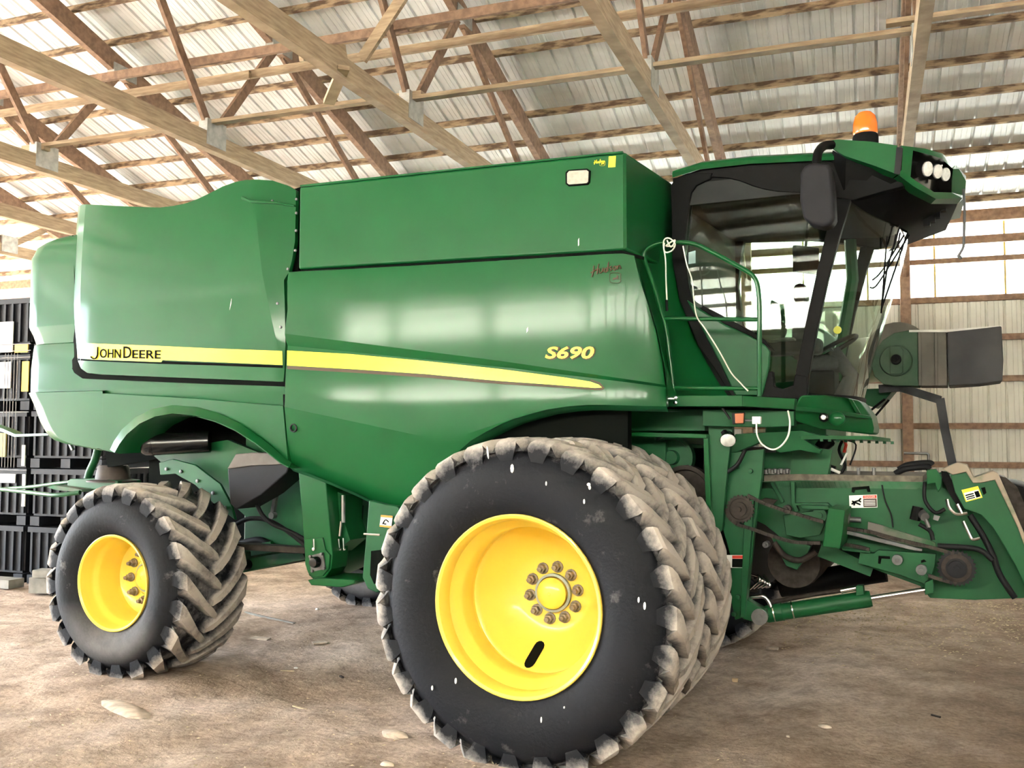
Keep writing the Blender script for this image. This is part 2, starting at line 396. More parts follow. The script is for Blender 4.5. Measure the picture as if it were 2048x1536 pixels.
# dirt floor with ruts
def gz(x, y):
    q = noise.noise(Vector((x * 0.45, y * 0.45, 1.3))) * 0.05 + noise.noise(Vector((x * 1.7, y * 1.7, 5))) * 0.030 + noise.noise(Vector((x * 5.5, y * 5.5, 9))) * 0.015 + noise.noise(Vector((x * 13, y * 13, 2))) * 0.004
    for cx, cy, r, h in GPADS:
        d = math.hypot(x - cx, y - cy)
        if d < r: q = lerp(h, q, max(0, min(1, (d / r - 0.55) / 0.45)))
    return q
GPADS = [(0.0, 0.22, 0.9, 0.0), (0.0, 1.05, 0.8, 0.0), (-3.8, 0.75, 1.0, 0.035), (0, 4.92, 0.9, 0), (0, 4.1, 0.8, 0), (-3.8, 4.4, 1.0, 0.035)]
bm = BM(); G = {}
def axis_pts(a, b, fa, fb, fine, coarse):
    out = []; x = a
    while x < b:
        out.append(x); x += fine if fa <= x < fb else coarse
    return out + [b]
gx = axis_pts(-24, 12, -6.2, 3.6, 0.07, 0.45); gy = axis_pts(-12, 13, -2.2, 2.6, 0.07, 0.45)
for i, x in enumerate(gx):
    for j, y in enumerate(gy): G[i, j] = bm.verts.new((x, y, gz(x, y)))
for i in range(len(gx) - 1):
    for j in range(len(gy) - 1): bm.faces.new((G[i, j], G[i + 1, j], G[i + 1, j + 1], G[i, j + 1]))
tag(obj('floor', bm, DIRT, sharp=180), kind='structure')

# corrugated sheets: 36 inch cover with a rib every 9 inches
def sheet_profile(wd, ribs=4, h=0.022):
    p = []; s = wd / ribs
    for k in range(ribs):
        x = k * s
        p += [(x, 0), (x + s * 0.30, 0), (x + s * 0.33, 0.004), (x + s * 0.36, 0), (x + s * 0.56, 0), (x + s * 0.59, 0.004), (x + s * 0.62, 0), (x + s * 0.80, 0), (x + s * 0.86, h), (x + s * 0.94, h)]
    return p + [(wd, 0)]
PW = 0.9144
def sheet_mesh(name, m, P0, P1, wd=PW, flip=1):
    """P0(x, h), P1(x, h): both ends of the sheet for profile point (x, h)"""
    bm = BM(); a = []; b = []
    for x, h in sheet_profile(wd + 0.004):
        a.append(bm.verts.new(P0(x, h))); b.append(bm.verts.new(P1(x, h)))
    for i in range(len(a) - 1): bm.faces.new((a[i], a[i + 1], b[i + 1], b[i]))
    me = bpy.data.meshes.new(name); bm.to_mesh(me); bm.free(); me.materials.append(m)
    return me
OV = 0.35
ceiling = bpy.data.objects.new('ceiling', None)
bm = BM(); beam(bm, (U0, 0, ZR + 0.10), (U1, 0, ZR + 0.10), 0.30, 0.03)   # ridge cap
bpy.data.objects.remove(ceiling)
ceiling = tag(obj('ceiling', bm, ROOFM, rz=BARN), kind='structure')
zt = 0.095
me_b = sheet_mesh('roof_sheet', ROOFM, lambda x, h: (x, 0.0, ZR + zt + h), lambda x, h: (x, VW + OV, roofz(VW + OV) + zt + h))
me_f = sheet_mesh('roof_sheet_front', ROOFM, lambda x, h: (x, 0.0, ZR + zt + h), lambda x, h: (x, V0 - OV, roofz(V0 - OV) + zt + h))
nsh = int((U1 - U0 + 0.6) / PW) + 1
for i in range(nsh):
    kids(ceiling, 'roof_sheet', me_b, ROOFM, (U0 - 0.3 + i * PW, 0, 0)); kids(ceiling, 'roof_sheet', me_f, ROOFM, (U0 - 0.3 + i * PW, 0, 0))
ang = math.atan(SLOPE)
def purlin_mesh(sg):
    bm = BM(); v = box(bm, U0, U1, -0.019, 0.019, -0.0445, 0.0445)
    M = Matrix.Rotation(-ang * sg, 4, 'X')
    for q in bm.verts: q.co = M @ q.co
    me = finish(bm, 'purlin', smooth=False); me.materials.append(PURL); return me
pb, pf = purlin_mesh(1), purlin_mesh(-1)
v = 0.25
while v < VW + 0.1:
    kids(ceiling, 'purlin', pb, PURL, (0, v, roofz(v) + 0.045)); kids(ceiling, 'purlin', pf, PURL, (0, -v, roofz(v) + 0.045)); v += 0.60
def brace(v, z, w, h, segs, m=WOOD):
    for a, b, dv, dz in segs:
        bm = BM(); box(bm, a, b, -w / 2, w / 2, -h / 2, h / 2)
        kids(ceiling, 'lateral_brace', finish(bm, 'lateral_brace', smooth=False), m, (0, v + dv, z + dz)).data.materials.append(m)
brace(2.87, 5.31, 0.09, 0.04, [(-18.8, -6.9, 0, 0.01), (-7.25, -2.05, 0.0, 0.05), (-2.4, 2.5, 0.0, 0.01), (2.2, 7.9, -0.12, 0.05)])
brace(3.35, 6.05, 0.04, 0.09, [(-18.8, -4.45, 0, 0), (-4.75, 0.35, 0.045, 0.02), (0.05, 7.9, 0, 0)])
brace(2.55, 5.90, 0.04, 0.09, [(-18.8, -2.05, 0, 0), (-2.35, 3.0, -0.045, 0.01)], WOOD2)

# trusses (two plies), each one thing
def truss_parts():
    zc = 5.05
    P = {}
    bm = BM(); box(bm, -0.05, 0.05, V0 + 0.1, VW - 0.1, zc, zc + 0.19); P['bottom_chord'] = (bm, WOOD)
    for s in (1, -1):
        bm = BM(); beam(bm, (0, 0, ZR - 0.125), (0, s * (VW + 0.2), roofz(VW + 0.2) - 0.125), 0.085, 0.235); P['top_chord', s] = (bm, WOOD2)  # top chords: same timber, backlit shade put into the darker brown
        T = lambda v: roofz(v) - 0.22
        for k, (a, za, b, zb) in enumerate(((2.92, zc + 0.17, 4.05, T(4.05)), (2.92, zc + 0.17, 1.25, T(1.25)), (6.55, zc + 0.17, 4.20, T(4.2)), (6.60, zc + 0.17, 7.35, T(7.35)))):
            bm = BM(); beam(bm, (0.0, s * a, za), (0.0, s * b, zb), 0.042, 0.10, up=(0, 1, 0)); P['web', s, k] = (bm, WOOD2 if k != 3 else WOOD)
        for k, vv in enumerate((2.92, 6.57)):
            bm = BM(); box(bm, -0.056, 0.056, s * vv - 0.16, s * vv + 0.16, zc + 0.05, zc + 0.33); P['gusset_plate', s, k] = (bm, GUSSET)
        bm = BM(); box(bm, -0.056, 0.056, s * 4.12 - 0.2, s * 4.12 + 0.2, T(4.12) - 0.03, T(4.12) + 0.13); P['gusset_plate', s, 5] = (bm, GUSSET)
    out = []
    for k, (bm, m) in P.items():
        nm = k if isinstance(k, str) else k[0]
        me = finish(bm, nm, smooth=False); me.materials.append(m); out.append((nm, me))
    return out
TP = truss_parts()
TL = {2.45: 'timber roof truss above the cab, its lower chord ending behind the amber beacon',
      0.2: 'timber roof truss whose lower chord drops behind the rear of the cab roof',
      -2.2: 'timber roof truss whose dusty lower chord runs from the top edge behind the tank middle',
      -4.6: 'timber roof truss whose lower chord ends at the gap between rear door and grain tank',
      -7.0: 'timber roof truss whose lower chord dips behind the flared top of the rear green door',
      -9.35: 'timber roof truss just left of the combine, lower chord meeting the rear door corner',
      -11.7: 'timber roof truss low at the left edge, above the stacked black bins',
      4.85: 'timber roof truss beyond the right edge of the view', 7.2: 'timber roof truss nearest the closed right end wall'}
for u in TRU:
    t = empty('roof_truss', bw(u, 0, 0), BARN); tag(t, TL[u], 'truss', 'roof trusses of the shed')
    for nm, me in TP:
        o = bpy.data.objects.new(nm, me); COL.objects.link(o); o.parent = t
# short scab board and knee brace on the truss above the tank
t = [o for o in bpy.data.objects if o.get('label') == TL[-2.2]][0]
bm = BM(); beam(bm, (-0.07, 1.75, 5.36), (-0.07, 1.05, 5.10), 0.04, 0.14); obj('scab_board', bm, WOOD, t)
bm = BM(); beam(bm, (-0.35, 1.95, 5.02), (0.10, 1.45, 5.10), 0.10, 0.04); obj('scab_board', bm, WOOD, t)
bm = BM(); beam(bm, (0.10, 1.75, 5.28), (0.75, 1.75, 6.1), 0.04, 0.10); obj('diagonal_brace', bm, WOOD, t)

# back wall: cream sheets, girts, posts, translucent strip
bm = BM(); box(bm, U0, U1, VW - 0.10, VW + 0.0, 5.07, 5.24)          # eave beam
wall = tag(obj('wall_back', bm, WOOD2, rz=BARN, smooth=False), kind='structure')
Z_SILL = 3.97
me_w = sheet_mesh('wall_sheet', WALLM, lambda x, h: (x, VW + 0.06 + h, -0.1), lambda x, h: (x, VW + 0.06 + h, Z_SILL))
me_p = sheet_mesh('translucent_sheet', FIBRE, lambda x, h: (x, VW + 0.06 + h, Z_SILL), lambda x, h: (x, VW + 0.06 + h, 5.17))
for i in range(nsh - 1): kids(wall, 'wall_sheet', me_w, WALLM, (U0 + i * PW, 0, 0))
bm = BM(); box(bm, U0, U1, VW + 0.045, VW + 0.085, Z_SILL - 0.03, Z_SILL + 0.02)
win = tag(obj('window_1', bm, WOOD2, rz=BARN, smooth=False), kind='structure')
for i in range(nsh - 1): kids(win, 'translucent_sheet', me_p, FIBRE, (U0 + i * PW, 0, 0))
bm = BM(); box(bm, -0.014, 0.014, VW + 0.045, VW + 0.058, Z_SILL, 5.1); ml = finish(bm, 'sheet_overlap', smooth=False); ml.materials.append(FIBRE2)
for i in range(nsh): kids(win, 'sheet_overlap', ml, FIBRE2, (U0 + i * PW, 0, 0))
for z, h in ((4.83, 0.115), (4.545, 0.075), (3.985, 0.085), (3.42, 0.085), (2.83, 0.085), (2.16, 0.085), (1.61, 0.085), (1.0, 0.085), (0.35, 0.14)):
    bm = BM(); box(bm, U0, U1, VW, VW + 0.04, z - h / 2, z + h / 2); obj('girt', bm, WOOD2, wall, smooth=False)
bm = BM(); box(bm, -0.07, 0.07, VW - 0.15, VW, -0.3, 5.2); mp = finish(bm, 'post', smooth=False); mp.materials.append(WOOD2)
for u in TRU + [-14.1, -16.5, -18.9]: kids(wall, 'post', mp, WOOD2, (u + 0.09, 0, 0))
# knee braces on the back posts
for u in TRU:
    bm = BM(); beam(bm, (u + 0.09, VW - 0.12, 4.35), (u + 0.09, VW - 1.0, 5.1), 0.04, 0.09); obj('knee_brace', bm, WOOD2, wall, smooth=False)
# right end wall
bm = BM(); box(bm, U1, U1 + 0.14, V0, VW, 4.98, 5.12)
wr = tag(obj('wall_right', bm, WOOD2, rz=BARN, smooth=False), kind='structure')
me_r = sheet_mesh('wall_sheet', WALLM, lambda x, h: (U1 + 0.16 + h, x, -0.1), lambda x, h: (U1 + 0.16 + h, x, 5.1))
for i in range(int((VW - V0) / PW) + 1):
    vv = V0 + i * PW; kids(wr, 'wall_sheet', me_r, WALLM, (0, vv, 0))
bm = BM(); prism(bm, [(U1 + 0.16, V0, 5.1), (U1 + 0.16, VW, 5.1), (U1 + 0.16, VW, roofz(VW)), (U1 + 0.16, 0, ZR), (U1 + 0.16, V0, roofz(VW))], (0.03, 0, 0)); obj('gable_sheet', bm, WALLM, wr, smooth=False)
for z in (1, 2.1, 3.2, 4.3):
    bm = BM(); box(bm, U1 + 0.1, U1 + 0.14, V0, VW, z - 0.045, z + 0.045); obj('girt', bm, WOOD2, wr, smooth=False)
# front wall behind the photographer, built like the back wall
bm = BM(); box(bm, U0, U1, V0, V0 + 0.10, 5.07, 5.24)
wf = tag(obj('wall_front', bm, WOOD2, rz=BARN, smooth=False), kind='structure')
me_w2 = sheet_mesh('wall_sheet', WALLM, lambda x, h: (x, V0 - 0.06 - h, -0.1), lambda x, h: (x, V0 - 0.06 - h, Z_SILL))
me_p2 = sheet_mesh('translucent_sheet', FIBRE, lambda x, h: (x, V0 - 0.06 - h, Z_SILL), lambda x, h: (x, V0 - 0.06 - h, 5.17))
me_q2 = sheet_mesh('upper_wall_sheet', WALLM, lambda x, h: (x, V0 - 0.06 - h, Z_SILL), lambda x, h: (x, V0 - 0.06 - h, 5.17))
bm = BM(); box(bm, U0, U1, V0 - 0.085, V0 - 0.045, Z_SILL - 0.03, Z_SILL + 0.02)
win2 = tag(obj('window_2', bm, WOOD2, rz=BARN, smooth=False), kind='structure')
for i in range(nsh - 1):
    kids(wf, 'wall_sheet', me_w2, WALLM, (U0 + i * PW, 0, 0))
    if U0 + i * PW > -11.6: kids(win2, 'translucent_sheet', me_p2, FIBRE, (U0 + i * PW, 0, 0))
    else: kids(wf, 'upper_wall_sheet', me_q2, WALLM, (U0 + i * PW, 0, 0))
for z, h in ((4.83, 0.115), (4.545, 0.075), (3.985, 0.085), (3.1, 0.085), (2.16, 0.085), (1.2, 0.085), (0.35, 0.14)):
    for a_, b_ in (((U0, U1),)):
        bm = BM(); box(bm, a_, b_, V0 - 0.04, V0, z - h / 2, z + h / 2); obj('girt', bm, WOOD2, wf, smooth=False)
bm = BM(); box(bm, -0.07, 0.07, V0, V0 + 0.15, -0.3, 5.2); mp2 = finish(bm, 'post', smooth=False); mp2.materials.append(WOOD2)
for u in TRU + [-14.1, -16.5, -18.9]: kids(wf, 'post', mp2, WOOD2, (u + 0.05, 0, 0))
# unseen left end: posts, with sheets added round the opening to cut daylight
bm = BM(); box(bm, U0 - 0.1, U0, V0, VW, 5.0, 5.24)
wl = tag(obj('wall_left', bm, WOOD2, rz=BARN, smooth=False), kind='structure')
bm = BM(); prism(bm, [(U0 - .1, V0, 5.1), (U0 - .1, VW, 5.1), (U0 - .1, VW, roofz(VW)), (U0 - .1, 0, ZR), (U0 - .1, V0, roofz(V0))], (-0.03, 0, 0)); obj('gable_sheet', bm, WALLM, wl, smooth=False)
for a_, b_ in ((V0, -7.5), (4.5, VW)):
    bm = BM(); box(bm, U0 - .13, U0 - .1, a_, b_, -.1, 5.1); obj('wall_sheet', bm, WALLM, wl, smooth=False)
for vv in (V0, -7.5, 4.5, VW):
    bm = BM(); box(bm, U0 - 0.15, U0 + 0.05, vv - 0.1, vv + 0.1, -0.3, 5.2); obj('post', bm, WOOD2, wl, smooth=False)
# yard and tree line outside
bm = BM(); R_ = []
box(bm, -120, 90, -90, 90, -0.6, -0.25)
tag(obj('yard_ground', bm, GRASS, smooth=False), kind='structure')
bm = BM()
rt = random.Random(3)
for k in range(70):
    x = -85 + k * 2.2 + rt.uniform(-1, 1); y = -46 + rt.uniform(-4, 4); h = rt.uniform(4.5, 7)
    bmesh.ops.create_icosphere(bm, subdivisions=2, radius=1, matrix=Matrix.Translation((x, y, h * 0.42)) @ Matrix.Diagonal((rt.uniform(2, 3.5), 2.5, h * 0.58, 1)))
for vtx in bm.verts:
    vtx.co += Vector((noise.noise(vtx.co * 0.7), noise.noise(vtx.co * 0.7 + Vector((9, 0, 0))), noise.noise(vtx.co * 0.7 + Vector((0, 9, 0))))) * 0.8
tag(obj('tree_line', bm, TREE, smooth=False), kind='structure')

# ================================================================== COMBINE HARVESTER
ROOT = Vector((-1.6, 2.57, 0.0)); CL = 2.57
combine = empty('combine_harvester', ROOT)
tag(combine, 'large green combine harvester with yellow wheels and dual front tires on the dirt floor', 'combine')
def part(name, bm, m, parent=None, **k):
    """part of the combine; geometry is given in scene coordinates"""
    if parent is None:
        return obj(name, bm, m, combine, loc=-ROOT, **k)
    return obj(name, bm, m, parent, **k)
def mirror(o):
    """a twin on the far side of the machine, sharing nothing but the shape"""
    return o

# ---- engine side door (rear upper)
_f = [xz(515, 400), xz(532, 545), xz(562, 700), xz(564, 770)]
def foldx(z): return interp(sorted([(q[1], q[0]) for q in _f]), z)
def y_door(x, z):
    y = 0.885 - 0.035 * max(0, 1 - ((z - 3.3) / 0.9) ** 2)
    if x < -4.72: y += 0.15 * ((-4.72 - x) / 0.36) ** 2
    d = x - foldx(z)
    if d > 0: y += 0.22 * d
    return y
door_o = [(132, 408), (165, 409), (200, 410), (240, 412), (280, 414), (320, 415), (345, 412), (370, 407), (395, 398), (420, 386), (445, 373), (470, 364), (490, 360), (515, 359), (545, 361), (575, 371), (592, 381), (591, 440), (590, 482), (584, 520), (577, 546), (568, 560), (570, 620), (571, 690), (569, 740), (567, 764),
          (480, 760), (400, 757), (300, 753), (200, 749), (175, 746), (162, 737), (156, 722), (153, 690), (149, 640), (143, 540), (137, 460)]
part('gap_shade', sheet([(125, 600), (128, 482), (145, 470), (152, 600), (156, 640), (164, 735), (180, 744), (400, 752), (575, 758), (575, 773), (400, 767), (165, 757), (148, 745), (137, 722), (133, 690)], lambda x, z: 0.905 + (0.15 * ((-4.85 - x) / 0.36) ** 2 if x < -4.85 else 0), 0.02, 0.3), GAP)  # black strip put in for the shade of the gap round the door
door = part('engine_side_door', sheet(door_o, y_door, 0.04, 0.13, [(_f[0], _f[1]), (_f[1], _f[2])]), GREEN, bevel=0.008, sharp=12)
part('stripe', sheet([(155, 686), (300, 691), (430, 697), (564, 702), (565, 730), (430, 724), (325, 720), (322, 724), (185, 719), (155, 716)], lambda x, z: y_door(x, z) - 0.005, 0.002, 0.15), YDECAL, door)
part('stripe_shadow', sheet([(156, 717), (184, 720), (323, 725), (326, 722), (430, 726), (565, 731), (565, 736), (430, 731), (300, 727), (156, 721)], lambda x, z: y_door(x, z) - 0.004, 0.002, 0.15), GAP, door)
def word(txt, px0, py0, px1, py1, hpx, m, parent, yf, name='lettering', **k):
    sx_ = lambda x, y: (lambda q: (q.x, q.z))(on_surface(x, y, yf))
    a, b = sx_(px0, py0), sx_(px1, py1); h = abs(sx_(px0, py0 - hpx)[1] - a[1])
    return text_on(name, txt, h * 1.38, a, b, m, parent, yf, **k)
def script(strokes, w, m, parent, yf, name='script_lettering', gap=0.006):
    """handwriting: pen strokes given in photo pixels"""
    bm = BM()
    for s in strokes:
        P = [(lambda q: Vector((q.x, q.y - gap, q.z)))(on_surface(px, py, yf)) for px, py in s]
        tube(bm, spline(P, 4), w, 5)
    return part(name, bm, m, parent)
for tx, x0, x1, h in (('OHN', 201, 243, 18), ('D', 248, 264, 24), ('EERE', 266, 323, 17)):
    word(tx, x0, 715 + (x0 - 184) * 0.017, x1, 715 + (x1 - 184) * 0.017, h, GAP, door, y_door, gap=0.009, offset=0.0012)
script([[(197.5, 694), (197.2, 703), (196.5, 711), (193.5, 716.5), (189, 717.5), (185, 715.5), (184, 713)]], 0.0060, GAP, door, y_door, name='lettering', gap=0.011)
# bolts down the door edge
bm = BM()
for px, py in ((586, 396), (587, 424), (588, 460), (588, 500), (576, 538), (560, 608), (566, 655), (545, 402), (556, 406)):
    q = xz(px, py); lathe(bm, [(0, -0.012), (0.011, -0.008), (0.012, 0.004)], 8, 'Y', (q[0], y_door(*q), q[1]))
part('bolt', bm, STEEL, door)['kind'] = 'stuff'
part('corner_flange', sheet([(483, 392), (500, 400), (545, 402), (588, 409), (588, 413), (545, 407), (500, 405), (482, 398)], lambda x, z: y_door(x, z) - 0.02, 0.03, 0.2), GREEN, door, bevel=0.005)
part('scratch', sheet([(459, 620), (461, 607), (463, 597), (462, 608)], lambda x, z: y_door(x, z) - 0.004, 0.002, 0), WHITE, door)

# ---- rear hood, wraps round the back
def loft(levels, x_front, name, m, r0=0.25, cap_top=True, back=True, **k):
    bm = BM(); rows = []
    for z, xs, ys in levels:
        xc = xs + 0.154; row = [(x_front, ys)]; n = 6
        row += [(lerp(x_front, xc, 0.5), ys), (xc + 0.03, ys)]
        for i in range(n + 1):
            a = pi / 2 * i / n; row.append((xc - r0 * sin(a), ys + r0 - r0 * cos(a)))
        half = row; row = half + [(x, 2 * CL - y) for x, y in reversed(half)]
        rows.append([bm.verts.new((x, y, z)) for x, y in row])
    for a, b in zip(rows, rows[1:]):
        for i in range(len(a) - 1): bm.faces.new((a[i], a[i + 1], b[i + 1], b[i]))
    if cap_top: bm.faces.new(rows[0])
    return part(name, bm, m, **k)
hood_px = [(470, 165, .985), (476, 128, .965), (481, 108, .95), (488, 90, .94), (498, 74, .935), (520, 62, .93), (560, 60.5, .93), (610, 58.5, .93), (655, 57, .925), (657, 58, .925), (672, 66, .945), (690, 72, .955), (692, 68, .945), (700, 66, .94), (740, 61, .93), (780, 60, .92), (787, 60, .915), (800, 66, .93), (815, 74, .935), (835, 84, .94)]
lv = []
for py, px, ys in hood_px:
    q = at(px, py, ys + 0.05); lv.append((q.z, q.x, ys))
hood = loft(lv, -2.5, 'rear_hood', GREEN, sharp=28)
# ---- lower rear panel with the wheel arch
def y_low(x, z):
    y = 0.88 + 0.05 * max(0, (2.35 - z)) ** 1.2
    return y
ARCH = [(577, 936), (560, 927), (540, 911), (510, 888), (470, 862), (430, 844), (390, 833), (345, 829), (310, 835), (280, 849), (255, 870), (240, 890), (231, 906)]
low_o = [(205, 787), (215, 787), (400, 798), (566, 812), (571, 870)] + ARCH + [(205, 900)]
part('lower_rear_panel', sheet(low_o, y_low, 0.05, 0.14), GREEN, bevel=0.008, sharp=20)
lv = []
for py, px, ys in [(785, 60, .925), (786.5, 57, .884), (800, 63, .882), (815, 69, .882), (830, 74, .884), (845, 80, .888), (860, 88, .892), (872, 97, .896), (880, 108, .90), (888, 132, .905), (896, 175, .91), (901, 202, .915)]:
    q = at(px, py, ys + .05); lv.append((q.z, q.x, .925 if py == 785 else y_low(0, q.z)))
loft(lv, xz(207, 840)[0], 'rear_skirt', GREEN, sharp=28)
bm = BM(); rows = []
for i, (px, py) in enumerate(ARCH):
    q = at(px, py, .885); n0 = ARCH[max(i - 1, 0)]; n1 = ARCH[min(i + 1, len(ARCH) - 1)]
    tx, ty = n1[0] - n0[0], n1[1] - n0[1]; L = math.hypot(tx, ty); nx, ny = -ty / L, tx / L      # towards the wheel
    if ny < 0: nx, ny = -nx, -ny
    wpx = 13 + 6 * sin(pi * i / (len(ARCH) - 1))
    A = at(px - nx * wpx, py - ny * wpx, .876); B = at(px - nx * 2, py - ny * 2, .81); C_ = B + Vector((0, .05, -0.012)); D = C_ + Vector((0, 0.35, 0.01))
    rows.append([bm.verts.new(v_) for v_ in (A, B, C_, D)])
for a, b in zip(rows, rows[1:]):
    for j in range(3): bm.faces.new((a[j], a[j + 1], b[j + 1], b[j]))
part('fender_lip', bm, GREEN, sharp=50)

# ---- front side panel
L1 = [xz(573, 668), xz(1000, 722), xz(1332, 770)]; L2 = [xz(573, 691), xz(1000, 734), xz(1250, 764), xz(1332, 774)]
L3 = [xz(573, 813), xz(700, 840), xz(850, 872), xz(930, 872), xz(1060, 828), xz(1332, 800)]
def zl(t, x): return interp(sorted([(a, b) for a, b in t]), x)
def y_side(x, z):
    z1, z2, z3 = zl(L1, x), zl(L2, x), zl(L3, x)
    f = max(0.0, min(1.0, (x + 2.4) / 2.6))
    if z >= z1:
        t = (z - z1) / max(0.2, 3.30 - z1); y = 0.836 + 0.022 * t ** 7
    elif z >= z2: y = lerp(0.835, 0.885 - 0.02 * f, (z1 - z) / max(1e-3, z1 - z2))
    elif z >= z3:
        t = (z2 - z) / max(0.05, z2 - z3); y = 0.885 - 0.02 * f - 0.05 * (1 - f * 0.7) * sin(t * pi / 2)
    else: y = 0.835 + 0.015 * f + 0.26 * (z3 - z)
    if x > 0.25: y += 0.16 * ((x - 0.25) / 0.4) ** 2
    return y
side_o = [(577, 544), (700, 538), (850, 530), (1000, 521), (1150, 512), (1245, 507), (1268, 511), (1280, 560), (1296, 610), (1311, 660), (1323, 715), (1330, 765), (1333, 813), (1280, 812), (1214, 810), (1175, 810), (1136, 813), (1095, 819), (1058, 829), (1025, 839), (999, 850), (970, 865), (941, 882), (915, 905), (894, 930), (870, 965), (850, 990), (825, 1006), (800, 1012), (776, 1012), (753, 1007), (706, 984), (660, 964), (620, 948), (579, 934), (574, 870), (570, 800), (573, 685), (575, 620)]
cuts = [(L1[0], L1[1]), (L1[1], L1[2]), (L2[0], L2[1]), (L2[1], L2[2]), (L3[0], L3[1]), (L3[1], L3[2]), (L3[3], L3[4])]
side = part('side_panel', sheet(side_o, y_side, 0.045, 0.12, cuts), GREEN, bevel=0.008, sharp=13)
part('stripe', sheet([(574, 701), (700, 708), (850, 722), (1000, 738), (1130, 755), (1180, 763), (1197, 769), (1204, 775), (1190, 776), (1100, 769), (1000, 762), (850, 748), (700, 738), (574, 731)], lambda x, z: y_side(x, z) - 0.005, 0.002, 0.12), YDECAL, side)
part('stripe_shadow', sheet([(574, 732), (700, 739), (850, 749), (1000, 763), (1100, 770), (1190, 777), (1206, 776), (1198, 768), (1180, 761), (1182, 759), (1200, 765), (1209, 776), (1203, 780), (1190, 780), (1100, 774), (1000, 768), (850, 755), (700, 745), (574, 738)], lambda x, z: y_side(x, z) - 0.004, 0.002, 0.12), BROWNINK, side)
word('S690', 1092.5, 717.5, 1191, 717.5, 24, BROWNINK, side, y_side, gap=0.005, shear=0.2, offset=0.0065)
word('S690', 1091, 716.5, 1189, 716.5, 23, YDECAL, side, y_side, gap=0.009, shear=0.2, offset=0.003)
def hudson(x0, y0, k, sl):
    def T(pts): return [(x0 + a * k, y0 + b * k + a * k * sl) for a, b in pts]
    return [T([(6, -16), (5, -4), (2, 6)]), T([(0, -3), (8, -6), (16, -8)]), T([(16, -18), (14, -8), (13, 2)]), T([(18, -8), (18, 0), (22, 0), (25, -8), (25, 0)]),
            T([(33, -5), (29, -6), (28, 0), (32, 0), (36, -18), (34, 1)]), T([(42, -8), (38, -6), (42, -2), (39, 1)]), T([(48, -7), (45, -3), (48, 1), (51, -4), (48, -7)]), T([(53, -7), (53, 1), (56, -6), (59, -5), (60, 1)])]
def emblem(x0, y0, k, m, parent, yf):
    o = [(-11, -8), (-7, -10), (7, -10), (11, -8), (11, 7), (7, 10), (-7, 10), (-11, 7), (-11, -8)]
    script([[(x0 + a * k, y0 + b * k) for a, b in o[i:i + 2]] for i in range(8)], 0.0016 * k, m, parent, yf, 'emblem_outline')
    deer = [(-7, 2), (-3, -1), (1, -1), (3, -4), (2, -7), (4, -5), (6, -4), (5, -2), (5, 1), (8, 3), (4, 2), (1, 2), (-2, 3), (-6, 5), (-4, 2)]
    part('emblem', sheet([(x0 + a * k, y0 + b * k) for a, b in deer], lambda x, z: yf(x, z) - 0.006, 0.002, 0), m, parent)
script(hudson(1182, 549, 1.0, -0.20), 0.0046, BROWNINK, side, y_side)
emblem(1231, 556, 1.0, BROWNINK, side, y_side)
q = xz(592, 856); bm = BM(); lathe(bm, [(0.0, 0.02), (0.022, 0.02), (0.026, -0.006), (0.034, -0.006), (0.036, 0.01)], 20, 'Y', (q[0], y_side(*q) - .008, q[1])); part('latch', bm, GREYP, side)
part('scratch', sheet([(1053, 666), (1053, 658), (1056, 654), (1056, 661)], lambda x, z: y_side(x, z) - 0.004, 0.002, 0), WHITE, side)
# lip under the wheel arch
bm = BM(); rows = []
AR2 = [(1333, 813), (1280, 812), (1214, 810), (1175, 810), (1136, 813), (1095, 819), (1058, 829), (1025, 839), (999, 850), (970, 865), (941, 882), (915, 905), (894, 930), (870, 965), (850, 990), (825, 1006), (800, 1012), (776, 1012), (753, 1007), (706, 984), (660, 964), (620, 948), (579, 934)]
for px, py in AR2:
    q = at(px, py, .87); rows.append([bm.verts.new(v_) for v_ in (q, q + Vector((0, .05, -0.035)), q + Vector((0, .42, -0.02)))])
for a, b in zip(rows, rows[1:]):
    for j in range(2): bm.faces.new((a[j], a[j + 1], b[j + 1], b[j]))
part('arch_lip', bm, GREEN_D, sharp=50)

# ---- grain tank
zt1, zt0 = at(600, 372, .9).z, at(1250, 303, .9).z
def tz(x): return lerp(zt1, zt0, (x + 2.37) / 2.77)
pl = [(-2.375, .90), (0.385, .90), (0.405, .915), (0.47, 1.75), (0.47, 3.40), (0.40, 4.24), (-2.375, 4.24)]
bm = BM(); a = [bm.verts.new((x, y, lerp(3.325, 3.25, (x + 2.37) / 2.77))) for x, y in pl]; b = [bm.verts.new((x, y, tz(x) - (0.0 if y < 4 else 0))) for x, y in pl]
bm.faces.new(a); bm.faces.new(b)
for i in range(len(a)): bm.faces.new((a[i], a[(i + 1) % len(a)], b[(i + 1) % len(a)], b[i]))
tank = part('grain_tank', bm, GREEN, bevel=0.022, sharp=25)
y_tank = lambda x, z: 0.90
part('tank_rim', sheet([(600, 374), (900, 341), (1245, 305), (1245, 302), (900, 338), (600, 370)], lambda x, z: 0.895, 0.03, 0), GREEN, tank)
part('work_light_bezel', sheet([(1131, 345), (1136, 340), (1174, 337), (1180, 341), (1179, 364), (1175, 369), (1137, 372), (1131, 368)], lambda x, z: 0.885, 0.02, 0), GAP, tank)
part('work_light_lens', sheet([(1134, 347), (1138, 342), (1173, 340), (1177, 343), (1176, 363), (1173, 366), (1138, 369), (1134, 366)], lambda x, z: 0.879, 0.02, 0), LENSY, tank)
word('1', 1217, 334, 1231, 333, 21, ORDEC if False else YDECAL, tank, y_tank, gap=0.003, offset=0.004)
script(hudson(1188, 327, 0.36, -0.13), 0.0030, YDECAL, tank, y_tank, gap=0.003)
emblem(1205, 327, 0.5, YDECAL, tank, y_tank)
